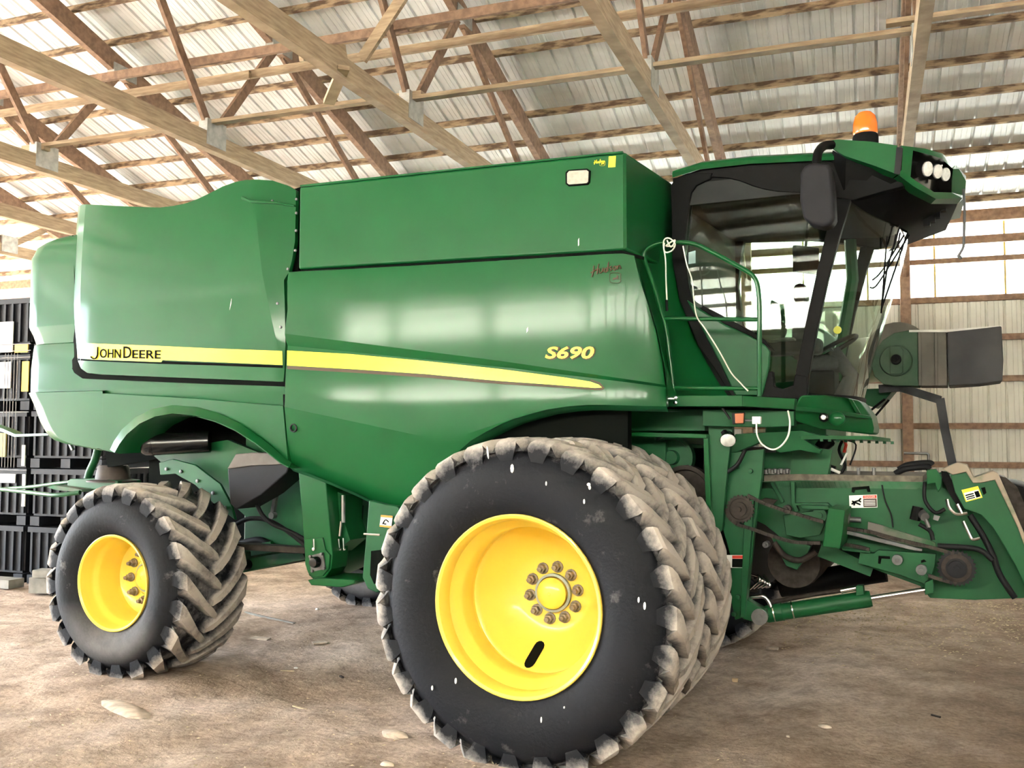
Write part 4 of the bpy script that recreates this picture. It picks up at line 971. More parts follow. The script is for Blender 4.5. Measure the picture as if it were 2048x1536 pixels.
for px, py, Yl, r in ((1854, 338, 1.78, 0.050), (1874, 343, 1.92, 0.048), (1890, 349, 2.06, 0.046)):
    q = at(px, py, Yl); nrm = Vector((0.80, -0.55, -0.18)).normalized()
    bm = BM(); tube(bm, [q - nrm * .05, q + nrm * .0], r * 1.12, 18); part('lamp_housing', bm, BLACK_G, pod)
    bm = BM(); tube(bm, [q, q + nrm * .010, q + nrm * 0.016], r, 18, True, [r, r, r * .6]); part('lamp_lens', bm, LENS, pod)
for px, py, Yl in ((1882, 331, 1.98), (1894, 345, 2.08), (1862, 318, 1.85)):
    q = at(px, py, Yl); bm = BM(); bmesh.ops.create_icosphere(bm, subdivisions=2, radius=0.012, matrix=Matrix.Translation(q)); part('lamp_bolt', bm, CHROME, pod)
# black underside of the visor sloping back to the wind screen
und_o = [at(1664, 297, YV) + Vector((0, .04, 0)), at(1690, 312, YV) + Vector((0, .06, 0)), at(1745, 330, YV) + Vector((0, .08, 0)), A1 + Vector((-.02, .08, 0.0)), pod_in[1], pod_in[2], pod_in[3], Vector((2.36, 3.35, pod_in[3].z + .02))]
und_i = [at(1660, 330, CR + .05), at(1690, 392, CR), ws(-.95, 3.60, .02), ws(-.85, 3.56, .02), ws(-.7, 3.53, .02), ws(-.5, 3.52, .02), ws(-.2, 3.52, .02), ws(0.8, 3.55, .02)]
strip([und_o, und_i], BLACK, 'visor_underside')
bm = BM(); P = [at(1888, 415, 2.3), at(1876, 428, 2.3), at(1866, 437, 2.3), at(1856, 445, 2.3)]
for p in P: box(bm, p.x - .03, p.x + .015, p.y - .03, p.y + .03, p.z - 0.03, p.z + 0.05)
part('wiring_clip', bm, BLACK)
# wiper arms and mirror arm wires on the front
bm = BM(); tube(bm, [ws(-.45, 3.52, .03), ws(-.50, 3.2, .035), ws(-.42, 2.95, .04), ws(-.36, 2.9, .03)], 0.007, 6); tube(bm, [ws(-.25, 3.5, .03), ws(-.38, 2.92, .03)], 0.007, 6); tube(bm, [ws(-.36, 2.9, .03), ws(-.6, 3.42, .03)], 0.006, 6); part('wiper_arm', bm, BLACK)
bm = BM(); tube(bm, spline([at(1818, 470, 2.28), at(1780, 530, 2.18), at(1752, 572, 2.09), at(1740, 575, 2.05)], 4), 0.007, 6); tube(bm, spline([at(1808, 470, 2.26), at(1765, 540, 2.13), at(1745, 560, 2.07)], 4), 0.007, 6); part('wiper_arm', bm, BLACK)
# beacon
b0 = at(1731, 290, 1.85); bm = BM(); lathe(bm, [(0.088, -0.02), (0.088, 0.055), (0.080, 0.075), (0, 0.076)], 24, 'Z', b0); bc = part('beacon', bm, BLACK)
bm = BM(); lathe(bm, [(0.080, 0.072), (0.085, 0.085), (0.083, 0.15), (0.070, 0.205), (0.045, 0.232), (0, 0.240)], 24, 'Z', b0); part('beacon_lens', bm, ORANGE, bc)
# mirror
mp_ = [(1600, 345), (1607, 330), (1625, 324), (1655, 326), (1664, 336), (1668, 380), (1670, 435), (1664, 450), (1645, 454), (1622, 448), (1606, 434), (1599, 400)]
mir = part('mirror', plate(mp_, 1.18, 0.16), GREYP, bevel=0.03)
bm = BM(); tube(bm, spline([at(1664, 290, 1.5), at(1648, 292, 1.42), at(1636, 306, 1.3), at(1633, 335, 1.25)], 6), 0.030, 10); part('mirror_arm', bm, BLACK, mir, sharp=60)
# seat, steering wheel, consoles, monitor
sx, sy = 1.42, CL
bm = BM(); box(bm, sx - .12, sx + .22, sy - .24, sy + .24, 2.50, 2.62); seat = part('operator_seat', bm, SEATM, bevel=0.05)
bm = BM(); box(bm, sx - .16, sx - .02, sy - .22, sy + .22, 2.58, 3.02); part('seat_back', bm, SEATM, seat, bevel=0.05); bm = BM(); box(bm, sx - .16, sx - .06, sy - .12, sy + .12, 3.04, 3.20); part('head_rest', bm, BLACK, seat, bevel=0.04)
bm = BM(); box(bm, sx - .1, sx + .15, sy - .16, sy + .16, 2.2, 2.5); part('seat_base', bm, BLACK, seat, bevel=0.02)
bm = BM(); box(bm, sx - .35, sx + .10, sy - .50, sy - .34, 2.60, 2.72); part('arm_console', bm, CABIN, bevel=0.03)
cw = Vector((1.56, CL - 0.18, 2.66)); bm = BM(); M = Matrix.Translation(cw) @ Matrix.Rotation(radians(-28), 4, 'Y')
ring = [M @ Vector((0.2 * cos(2 * pi * i / 28), 0.2 * sin(2 * pi * i / 28), 0)) for i in range(29)]; tube(bm, ring, 0.016, 8, False)
for k in range(3):
    a_ = 2 * pi * k / 3 + .5; tube(bm, [M @ Vector((0, 0, -0.02)), M @ Vector((0.2 * cos(a_), 0.2 * sin(a_), 0))], 0.012, 6)
part('steering_wheel', bm, BLACK)
bm = BM(); tube(bm, [M @ Vector((0, 0, -.01)), M @ Vector((0.02, 0, -.25)), (1.62, CL - .18, 2.2)], 0.06, 12, True, [.05, .06, .10]); part('steering_column', bm, SEATM)
mo = at(1612, 520, 1.95)
bm = BM(); box(bm, -.02, .02, -.12, .12, -.10, .10, Matrix.Translation(mo) @ Matrix.Rotation(radians(-35), 4, 'Z')); part('monitor', bm, BLACK, bevel=0.008)
bm = BM(); tube(bm, [mo + Vector((0, 0, .1)), mo + Vector((.06, -.06, .55)), mo + Vector((.06, -.1, 0.6))], 0.012, 6); part('monitor_arm', bm, BLACK)
bm = BM(); box(bm, 0.60, 0.95, CR + .1, CR + .45, 2.2, 2.95); part('side_console', bm, CABIN, bevel=0.03)
bm = BM(); bmesh.ops.create_uvsphere(bm, u_segments=20, v_segments=12, radius=0.085, matrix=Matrix.Translation(at(1545, 662, 2.0)) @ Matrix.Diagonal((1.25, 1, 1.05, 1))); box(bm, *(lambda p: (p.x - .02, p.x + .16, p.y - .07, p.y + .07, p.z - .075, p.z - .06))(at(1545, 662, 2.0)))
cap = part('cap_on_console', bm, mat('tan_cap_cloth', (0.10, 0.095, 0.08), 0.9))
q = at(1675, 660, 2.3); bm = BM(); lathe(bm, [(0, -.004), (.03, -.003), (.03, .003), (0, .004)], 14, 'Y', q); part('yellow_tag', bm, YDECAL)
part('door_sticker', plate([(1377, 505), (1391, 501), (1391, 526), (1377, 528)], CR - 0.005, 0.004), mat('pale_blue_sticker', (0.38, 0.55, 0.55), 0.6))
# strap on the left half: pillar of cab centre front
bm = BM(); tube(bm, [at(1700, 480, 3.3), at(1705, 560, 3.3), at(1670, 760, 3.3)], 0.05, 8); part('far_corner_post', bm, GREEN_D)

# ---- service platform, hand rail, nose fairing
def vplate(name, pts, m, t, parent=None, bevel=0.005):
    """plate whose outline points carry their own depth (px, py, Y); extruded straight away from the camera side"""
    bm = BM(); prism(bm, [at(*p) for p in pts], (0, t, 0)); return part(name, bm, m, parent, bevel=bevel)
plat = vplate('platform', [(1334, 791, 1.16), (1485, 791, 1.16), (1485, 813, 1.16), (1334, 813, 1.16)], GREEN, 0.45)
vplate('platform_end', [(1485, 791, 1.16), (1590, 797, 1.40), (1588, 819, 1.40), (1485, 813, 1.16)], GREEN, 0.10, plat)
bm = BM()
for py in (796, 806):
    q = at(1351, py, 1.155); lathe(bm, [(0, -.012), (.014, -.009), (.015, .004)], 8, 'Y', q)
part('bolt', bm, CHROME, plat)['kind'] = 'stuff'
YRL = 1.18
bm = BM()
tube(bm, fillet([at(1349, 795, YRL), at(1333, 660, YRL), at(1310, 580, YRL), at(1284, 505, YRL), at(1312, 486, YRL), at(1385, 484, YRL), at(1440, 512, YRL), at(1513, 553, YRL), at(1519, 600, YRL), at(1519, 793, YRL)], 0.09), 0.0165, 10)
rail = part('hand_rail', bm, GREEN, sharp=60)
for pa, pb in (((1326, 637), (1519, 639)), ((1347, 776), (1519, 777))):
    bm = BM(); tube(bm, [at(*pa, YRL), at(*pb, YRL)], 0.0150, 10); part('rail_bar', bm, GREEN, rail, sharp=60)
# brackets below the platform
vplate('lamp_bracket', [(1405, 818, 1.3), (1588, 822, 1.45), (1588, 852, 1.45), (1540, 855, 1.42), (1405, 852, 1.3)], GREEN_D, 0.12)
vplate('side_reflector', [(1463, 826, 1.22), (1489, 824, 1.24), (1488, 848, 1.24), (1465, 849, 1.22)], GREYP, 0.02)
vplate('reflector_lens', [(1469, 827, 1.21), (1488, 826, 1.23), (1487, 847, 1.23), (1470, 847, 1.21)], AMBER, 0.02)
vplate('frame_wedge', [(1470, 868, 1.5), (1604, 861, 1.6), (1645, 872, 1.7), (1602, 875, 1.62), (1642, 900, 1.68), (1640, 908, 1.68), (1600, 900, 1.62), (1560, 906, 1.6), (1520, 885, 1.55), (1455, 912, 1.5), (1465, 890, 1.5)], GREEN_D, 0.10)
nose = vplate('nose_fairing', [(1600, 790, 1.56), (1650, 790, 1.56), (1690, 795, 1.7), (1719, 800, 1.95), (1742, 830, 2.1), (1748, 856, 2.15), (1746, 870, 2.15), (1640, 857, 1.6), (1588, 842, 1.5), (1588, 815, 1.5)], GREEN, 0.5, bevel=0.02)
vplate('nose_ridge', [(1592, 813, 1.47), (1650, 818, 1.52), (1720, 828, 1.92), (1742, 832, 2.06), (1742, 838, 2.08), (1715, 836, 1.9), (1648, 826, 1.52), (1590, 822, 1.47)], GREEN, 0.06, nose)
vplate('nose_edge_strip', [(1696, 797, 1.72), (1704, 798, 1.78), (1722, 828, 1.94), (1712, 827, 1.9)], GREEN, 0.03, nose)
q = at(1647, 835, 1.50); bm = BM(); lathe(bm, [(0, -.022), (.018, -.02), (.030, -.008), (.033, .02)], 20, 'Y', q); part('head_lamp', bm, BLACK_G, nose)
q = at(1647, 835, 1.475); bm = BM(); lathe(bm, [(0, -.012), (.014, -.008), (.017, .006)], 16, 'Y', q); part('head_lamp_bulb', bm, LENS, nose)
bm = BM(); bmesh.ops.create_icosphere(bm, subdivisions=3, radius=0.05, matrix=Matrix.Translation(at(1674, 838, 1.60)) @ Matrix.Diagonal((1.1, .6, 1, 1))); part('nose_bulge', bm, GREEN, nose)
bm = BM(); P = [at(1600, 872, 1.62), at(1640, 871, 1.62), at(1745, 872, 1.75), at(1781, 877, 2.0)]; prism(bm, [P[0], P[1], P[2], P[3], P[3] + Vector((-.05, .6, 0)), P[0] + Vector((0, .6, 0))], (0, 0, -0.025)); part('step_plate', bm, GREEN)
bm = BM()
for i in range(10):
    p = P[1].lerp(P[3], i / 9); box(bm, p.x, p.x + .02, p.y, p.y + .03, p.z - .04, p.z - .02)
part('step_teeth', bm, GREEN_D)
q = at(1456, 880, 1.28); bm = BM(); nrm = Vector((.15, -.75, -.65)).normalized(); tube(bm, [q - nrm * .07, q - nrm * .02, q], 0.05, 20, True, [.025, .05, .056]); rl = part('row_lamp', bm, BLACK_G)
bm = BM(); tube(bm, [q, q + nrm * .012, q + nrm * .02], 0.05, 20, True, [.052, .05, .03]); part('lamp_lens', bm, LENS, rl)
bm = BM(); beam(bm, at(1447, 862, 1.3), q, .03, .03); part('lamp_stalk', bm, BLACK, rl)
hose([(1445, 817), (1452, 826), (1460, 838)], 0.008, Y=1.2)

# ---- main frame around the front axle
vplate('frame_beam', [(1115, 818, 1.45), (1410, 818, 1.45), (1410, 862, 1.45), (1122, 862, 1.45)], GREEN_D, 0.25)
vplate('frame_flange', [(1122, 860, 1.36), (1414, 868, 1.36), (1414, 877, 1.36), (1122, 869, 1.36)], GREEN, 0.12)
vplate('frame_upright', [(1406, 870, 1.38), (1416, 870, 1.38), (1424, 1060, 1.38), (1413, 1060, 1.38)], GREEN, 0.10)
vplate('frame_upright_web', [(1416, 850, 1.42), (1466, 850, 1.42), (1455, 940, 1.42), (1444, 1060, 1.42), (1424, 1080, 1.42)], GREEN_D, 0.05)
vplate('gear_cover', [(1130, 880, 1.75), (1310, 880, 1.75), (1408, 890, 1.75), (1410, 1060, 1.75), (1130, 1060, 1.75)], GREEN_D, 0.05)
for px, py, r, Y in ((1345, 915, .16, 1.68), (1372, 985, .20, 1.62), (1385, 1040, .15, 1.55)):
    q = at(px, py, Y); bm = BM(); lathe(bm, [(0, -.05), (r * .3, -.05), (r * .35, 0), (r * .8, .0), (r * .85, -.03), (r, -.03), (r, .06)], 32, 'Y', q); part('drive_pulley', bm, GREEN_D if py != 985 else RUSTY)
vplate('drive_guard', [(1308, 880, 1.6), (1332, 884, 1.6), (1330, 925, 1.6), (1316, 930, 1.6), (1306, 905, 1.6)], GREEN_D, 0.05)
post = vplate('feeder_post', [(1460, 905, 1.50), (1528, 898, 1.50), (1524, 950, 1.5), (1508, 1069, 1.5), (1490, 1234, 1.5), (1470, 1240, 1.5), (1462, 1200, 1.5), (1463, 1120, 1.5), (1443, 1050, 1.5), (1450, 960, 1.5)], GREEN_D, 0.06)
vplate('post_flange', [(1490, 1000, 1.46), (1508, 1000, 1.46), (1490, 1235, 1.46), (1480, 1235, 1.46)], GREEN_D, 0.05, post)
vplate('cylinder_lug', [(1484, 1192, 1.48), (1505, 1206, 1.48), (1530, 1220, 1.48), (1534, 1238, 1.48), (1518, 1247, 1.48), (1484, 1238, 1.48)], GREEN_D, 0.10, post, bevel=0.01)
bm = BM()
for px, py in ((1474, 934), (1501, 942), (1468, 1010), (1476, 1194), (1468, 1228), (1491, 1220)):
    q = at(px, py, 1.495); lathe(bm, [(0, -.02), (.016, -.016), (.018, .006)], 10, 'Y', q)
part('bolt', bm, GREEN_D, post)['kind'] = 'stuff'
q = at(1519, 1234, 1.47); bm = BM(); lathe(bm, [(0, -.02), (.02, -.02), (.02, -.01), (.055, -.01), (.055, .02)], 24, 'Y', q); part('pivot_pin', bm, STEEL, post)
hose([(1490, 900), (1474, 930), (1450, 948), (1440, 975), (1443, 1030), (1441, 1060)], 0.014, Y=1.44, parent=post)
def danger(pts, Y, nx, ny, name='danger_decal', top=RED, edge=WHITE):
    """danger label: white pictogram square on the left, coloured head band, black text block"""
    a, b, c, d = [Vector((p[0], p[1])) for p in pts]       # tl tr br bl in photo pixels
    def uvp(u, v, y=Y): p = (a.lerp(b, u)).lerp(d.lerp(c, u), v); return at(p.x, p.y, y)
    def quad(u0, v0, u1, v1, m, y, par, n_):
        bm = BM(); prism(bm, [uvp(u0, v0, y), uvp(u1, v0, y), uvp(u1, v1, y), uvp(u0, v1, y)], (0, .002, 0)); return part(n_, bm, m, par)
    base = quad(0, 0, 1, 1, edge, Y, None, name)
    return base, uvp, quad
lab, uvp, quad = danger([(1440, 1110), (1489, 1110), (1488, 1136), (1440, 1135)], 1.49, 0, 0)
quad(.50, .04, .98, .28, RED, 1.487, lab, 'decal_band'); quad(.50, .30, .98, .96, GAP, 1.487, lab, 'decal_text_block')

# ---- feeder house
YFH = 1.87
fh_o = [(1524, 963), (1600, 961), (1700, 962), (1846, 964), (1880, 955), (1925, 960), (1975, 1030), (2010, 1090), (2060, 1190), (2048, 1196), (1950, 1200), (1860, 1196), (1840, 1172), (1862, 1150), (1790, 1150), (1718, 1128), (1720, 1104), (1640, 1088), (1590, 1082), (1560, 1074), (1530, 1050), (1510, 1040), (1512, 990)]
fh = part('feeder_house', plate(fh_o, YFH, 0.04), GREEN_D, bevel=0.005)
P = [at(px, py, YFH) for px, py in fh_o]
bm = BM(); top = [at(px, py, YFH) for px, py in ((1524, 963), (1700, 962), (1846, 964), (1925, 960))]
prism(bm, top + [p + Vector((0, 0, -0.05)) for p in reversed(top)], (0, 1.40, 0)); part('feeder_roof', bm, GREEN_DUSTY, fh)
bm = BM(); bo = [at(px, py, YFH) for px, py in ((1560, 1074), (1640, 1088), (1720, 1128), (1840, 1172), (1862, 1196))]
prism(bm, bo + [p + Vector((0, 0, .03)) for p in reversed(bo)], (0, 1.40, 0)); part('feeder_floor', bm, GREEN_D, fh)
bm = BM(); prism(bm, [p + Vector((0, 1.4, 0)) for p in P], (0, .04, 0)); part('feeder_far_side', bm, GREEN_D, fh)
part('top_dirt_strip', plate([(1528, 950), (1600, 948), (1700, 950), (1846, 952), (1846, 964), (1700, 963), (1600, 962), (1528, 965)], YFH + .02, 0.9), mat('chaff_dust', (0.14, 0.12, 0.095), 0.95, 0, 0, 0.35, 18), fh)
# front mounting plate, nearer than the side
mt = part('header_mount_plate', plate([(1901, 950), (1914, 944), (1930, 942), (1940, 950), (1946, 962), (1966, 956), (1984, 951), (2000, 975), (2015, 1005), (2040, 1060), (2075, 1150), (2075, 1196), (2050, 1172), (2030, 1130), (2010, 1095), (1985, 1055), (1962, 1030), (1928, 1018), (1910, 985)], 1.70, 0.06), GREEN_D, bevel=0.006)
part('mount_plate_lip', plate([(1884, 938), (1915, 925), (1935, 930), (1948, 955), (1986, 942), (1996, 946), (2046, 1060), (2075, 1140), (2070, 1150), (2036, 1056), (1990, 960), (1960, 966), (1946, 966), (1932, 944), (1905, 950)], 1.68, 0.22), mat('worn_beige_steel', (0.27, 0.22, 0.165), 0.7, 0, 0, c2=(0.05, 0.10, 0.05), scale=4, lo=.35, hi=.5), mt, bevel=0.006)
bm = BM(); q = at(2030, 1050, 2.1); lathe(bm, [(.0, .0), (.26, .0), (.28, .05), (.28, .9)], 36, 'Y', q); part('feed_drum', bm, BLACK, mt)
part('drum_guard', plate([(1990, 950), (2012, 955), (2035, 975), (2050, 1010), (2050, 1100), (2036, 1056)], 1.9, 0.3), RUSTY, mt)
yd, uvp, quad = danger([(1923, 980), (1956, 972), (1965, 995), (1932, 1004)], 1.695, 0, 0, 'caution_decal', edge=YDECAL)
quad(.06, .28, .94, .92, WHITE, 1.692, yd, 'decal_face'); quad(.10, .45, .60, .55, GAP, 1.69, yd, 'decal_text_line'); quad(.10, .62, .60, .72, GAP, 1.69, yd, 'decal_text_line'); quad(.10, .78, .60, .86, GAP, 1.69, yd, 'decal_text_line'); quad(.66, .38, .92, .88, GAP, 1.69, yd, 'decal_pictogram')
part('slot_hole', plate([(1962, 976), (1970, 974), (1973, 986), (1967, 990)], 1.695, .004), GAP, mt)
dl, uvp, quad = danger([(1698, 991), (1754, 989), (1755, 1015), (1699, 1016)], YFH - .006, 0, 0, edge=WHITE)
quad(.50, .05, .98, .28, RED, YFH - .009, dl, 'decal_band'); quad(.50, .31, .98, .95, mat('dark_text_block', (0.05, 0.02, 0.02), .6), YFH - .009, dl, 'decal_text_block')
for v_ in (.42, .54, .66, .78): quad(.53, v_, .93, v_ + .05, WHITE, YFH - .011, dl, 'decal_text_line')
me_w_ = text_mesh('DANGER', 1, 0.0)
def textq(body, uvp, u0, v0, u1, v1, m, par, y):
    me = text_mesh(body, 1, 0.0); xs = [v.co.x for v in me.vertices]; ys = [v.co.y for v in me.vertices]
    for v in me.vertices:
        a = (v.co.x - min(xs)) / (max(xs) - min(xs)); b = (v.co.y - min(ys)) / (max(ys) - min(ys))
        v.co = uvp(lerp(u0, u1, a), lerp(v1, v0, b), y)
    me.update(); return obj('lettering', me, m, par)
textq('DANGER', uvp, .55, .09, .93, .25, WHITE, dl, YFH - .0115)
bm = BM()
for pts in ([(.08, .7), (.2, .5), (.34, .42), (.42, .25)], [(.10, .45), (.25, .60), (.40, .75)], [(.20, .5), (.16, .8)], [(.34, .42), (.42, .55)]):
    tube(bm, [uvp(u, v, YFH - .009) for u, v in pts], .006, 5)
part('decal_pictogram', bm, GAP, dl)
# stiffeners and brackets
def ribplate(name, pts, m=GREEN_D, Y=YFH - .05, t=0.05, b=0.004): return part(name, plate(pts, Y, t), m, fh, bevel=b)
ribplate('side_rib', [(1540, 966), (1547, 964), (1568, 1003), (1563, 1007)]); ribplate('side_rib', [(1581, 964), (1589, 964), (1590, 1005), (1598, 1022), (1590, 1026), (1582, 1006)])
ribplate('side_rib', [(1590, 1006), (1655, 1006), (1662, 1012), (1658, 1018), (1652, 1011), (1590, 1011)]); ribplate('access_cover', [(1566, 1030), (1640, 1020), (1650, 1048), (1640, 1070), (1600, 1076), (1572, 1070)], Y=YFH - .03)
ribplate('chain_bracket', [(1657, 1016), (1690, 1020), (1686, 1060), (1680, 1098), (1645, 1093), (1652, 1040)], GREEN, 1.42, 0.40, 0.006)
ribplate('tension_arm', [(1600, 1010), (1656, 1012), (1660, 1020), (1604, 1018)], GREEN_D, 1.72, 0.1)
ribplate('slide_plate', [(1757, 1100), (1872, 1108), (1870, 1130), (1858, 1172), (1800, 1150), (1716, 1127), (1720, 1104), (1748, 1106)], GREEN_D, 1.77, 0.04)
ribplate('slot_mark', [(1757, 1112), (1780, 1113), (1780, 1118), (1763, 1117), (1761, 1128), (1756, 1127)], GAP, 1.765, .006, 0)
ribplate('slot_mark', [(1842, 1121), (1848, 1119), (1853, 1123), (1842, 1126)], GAP, 1.765, .006, 0)
def roller(px, py, r, Y, m, h=.06):
    q = at(px, py, Y); bm = BM(); lathe(bm, [(0, -h), (r * .45, -h), (r * .45, -h * .6), (r, -h * .6), (r, .02)], 22, 'Y', q); return part('idler_roller', bm, m, fh)
roller(1795, 1119, .034, 1.76, STEEL); roller(1843, 1139, .034, 1.74, STEEL); roller(1847, 1153, .03, 1.76, GREEN_D); roller(1575, 1018, .03, 1.74, RUSTY); roller(1640, 1030, .05, 1.78, GREEN_D); roller(1534, 1088, .022, 1.75, STEEL, .1)
bm = BM(); cyl(bm, at(1690, 1038, 1.72), at(1722, 1040, 1.72), .018, 10); cyl(bm, at(1694, 1037, 1.72), at(1700, 1038, 1.72), .036, 12); part('tension_spring', bm, STEEL, fh)
ribplate('handle_recess', [(1704, 975), (1738, 972), (1741, 984), (1735, 984), (1733, 978), (1710, 980), (1708, 986), (1703, 984)], GAP, YFH - .012, .01, 0)
part('worn_skirt', plate([(1736, 1044), (1760, 1050), (1870, 1085), (1872, 1097), (1800, 1090), (1735, 1064)], YFH - .03, .03), mat('worn_grey_green', (0.16, 0.15, 0.13), .8, 0, 0, c2=(0.03, 0.10, 0.04), scale=5, lo=.38, hi=.55), fh)
# chain drive
def chain(pts, Y, k=10):
    P = spline([at(px, py, Y) for px, py in pts], 12); bm = BM(); L = 0; acc = 0.0; last = None; on = 0
    D = [0]
    for a, b in zip(P, P[1:]): D.append(D[-1] + (b - a).length)
    n = int(D[-1] / 0.022); j = 0
    for i in range(n):
        s = i * 0.022
        while D[j + 1] < s: j += 1
        p = P[j].lerp(P[j + 1], (s - D[j]) / max(1e-6, D[j + 1] - D[j])); d = (P[j + 1] - P[j]).normalized()
        wd = 0.030 if i % 2 else 0.022
        beam(bm, p - d * .0105, p + d * .0105, wd, 0.022, up=(0, 0, 1) if abs(d.z) < .9 else (1, 0, 0))
    return part('drive_chain', bm, RUSTY, fh, smooth=False)
YC = 1.70
chain([(1498, 992), (1520, 1003), (1560, 1018), (1620, 1036), (1655, 1046)], 1.46); chain([(1690, 1056), (1740, 1064), (1800, 1080), (1860, 1094), (1905, 1106), (1930, 1108)], YC)
chain([(1454, 1020), (1458, 1034), (1475, 1048), (1505, 1058), (1545, 1072), (1590, 1084), (1645, 1086)], 1.46); chain([(1682, 1088), (1720, 1094), (1748, 1102)], YC)
ribplate('chain_rail', [(1690, 1062), (1700, 1062), (1845, 1098), (1844, 1103), (1830, 1102), (1690, 1068)], STEEL, YC + .02, .03)
ribplate('chain_rail', [(1684, 1096), (1742, 1102), (1740, 1107), (1684, 1101)], GREEN_D, YC + .02, .03)
chain([(1860, 1152), (1885, 1160), (1905, 1164), (1930, 1160)], YC)
def sprocket(px, py, r, n, m, Y=YC):
    q = at(px, py, Y); bm = BM(); pts = []
    for k in range(n * 4):
        a = 2 * pi * k / (n * 4); pts.append(q + Vector(((r if k % 4 in (0, 1) else r * .91) * cos(a), -.012, (r if k % 4 in (0, 1) else r * .91) * sin(a))))
    prism(bm, pts, (0, .024, 0)); lathe(bm, [(0, -.075), (.018, -.075), (.018, -.05), (.05, -.05), (.05, -.02), (.065, -.02), (.065, .0)], 20, 'Y', q)
    s = part('sprocket', bm, m, fh); bm = BM(); lathe(bm, [(r * .78, -.013), (r * .70, -.018), (r * .42, -.018), (r * .40, -.013)], 28, 'Y', q); part('sprocket_ring', bm, RUSTY, fh); return s
sprocket(1481, 1018, .098, 22, RUSTY, 1.455); sprocket(1913, 1136, .118, 26, GREYP)
ribplate('guard_plate', [(1520, 1000), (1530, 996), (1555, 1000), (1545, 1010)], RUSTY, 1.75, .03)
# fittings at the front
bm = BM(); tube(bm, fillet([at(1894, 998, 1.68), at(1897, 1014, 1.68), at(1912, 1030, 1.68), at(1935, 1026, 1.68)], .03), .012, 8); tube(bm, [at(1914, 1008, 1.68), at(1924, 1028, 1.68)], .012, 8); tube(bm, fillet([at(1926, 1042, 1.68), at(1944, 1080, 1.68), at(1960, 1076, 1.68)], .02), .011, 8); part('coupler_pipe', bm, CHROME, fh)
hose([(1850, 964), (1850, 1000), (1870, 1025), (1890, 1018)], .012, Y=1.78, parent=fh); hose([(1838, 1048), (1860, 1062), (1866, 1080)], .014, Y=1.76, parent=fh); hose([(1875, 1092), (1920, 1094), (1960, 1100), (1985, 1120)], .018, Y=1.72, parent=fh); hose([(1940, 1030), (1965, 1070), (1985, 1110), (2000, 1150), (2030, 1196)], .02, Y=1.74, parent=fh); hose([(1764, 970), (1770, 1000), (1782, 1030), (1786, 1055)], .005, Y=1.86, parent=fh)
bm = BM(); cyl(bm, at(1838, 1022, 1.78), at(1850, 1034, 1.70), .03, 12); tube(bm, [at(1848, 1030, 1.72), at(1858, 1055, 1.72)], .014, 8); part('hydraulic_valve', bm, STEEL, fh)
bm = BM(); tube(bm, [at(1836, 1014, 1.75), at(1830, 1040, 1.75)], .035, 10); part('valve_body', bm, BLACK, fh)
vplate('valve_tag', [(1868, 1030, 1.75), (1880, 1033, 1.75), (1876, 1042, 1.75), (1866, 1039, 1.75)], STEEL, .02, fh, 0)
ribplate('hook_bracket', [(1853, 940), (1872, 938), (1884, 955), (1882, 975), (1876, 985), (1870, 966), (1854, 968)], GREEN, 1.72, .08)
ribplate('latch_hook', [(1882, 942), (1895, 945), (1908, 968), (1918, 1000), (1930, 1020), (1922, 1024), (1900, 990), (1884, 960)], BLACK, 1.78, .06)
bm = BM()
for i in range(9):
    p = at(1532 + i * 6, 948 - (i % 2) * 2, YFH + .05); lathe(bm, [(.02, 0), (.02, .03), (0, .035)], 8, 'Z', p)
for px in (1602, 1622, 1634, 1717, 1748): lathe(bm, [(.012, 0), (.012, .05), (0, .052)], 6, 'Z', at(px, 950, YFH + .1))
part('top_bolt', bm, STEEL, fh)['kind'] = 'stuff'
bm = BM(); P = [at(1790, 948, 2.1), at(1810, 938, 2.1), at(1850, 934, 2.05), at(1858, 938, 2.05)]; tube(bm, spline(P, 5), .022, 8); tube(bm, spline([p + Vector((.02, .05, .03)) for p in P], 5), .02, 8); part('hose_bundle', bm, HOSE, fh, sharp=60)
# throat between feeder house and body
vplate('feeder_throat', [(1506, 905, 1.95), (1660, 905, 1.95), (1660, 960, 1.95), (1500, 960, 1.95)], GREEN_D, 0.05)
part('throat_cover', plate([(1585, 890), (1665, 900), (1655, 950), (1580, 950)], 1.90, .04), GREEN_D)
bm = BM(); tube(bm, spline([at(1690, 872, 2.1), at(1678, 900, 2.1), at(1690, 930, 2.1), at(1680, 948, 2.1)], 5), .012, 6); tube(bm, spline([at(1660, 880, 2.15), at(1640, 900, 2.1), at(1650, 935, 2.1), at(1668, 945, 2.1)], 5), .05, 8); tube(bm, spline([at(1690, 880, 2.1), at(1712, 890, 2.1), at(1700, 930, 2.1)], 5), .006, 6); part('hose_bundle', bm, HOSE, sharp=60)
bm = BM(); tube(bm, [at(1686, 872, 2.08), at(1692, 890, 2.08), at(1688, 905, 2.08)], .012, 6); part('red_hose_end', bm, RED)
bm = BM(); tube(bm, [at(1694, 906, 2.05), at(1682, 930, 2.05)], .008, 6); tube(bm, [at(1662, 938, 2.05), at(1680, 946, 2.05)], .012, 6); part('cable_tie', bm, WHITE)
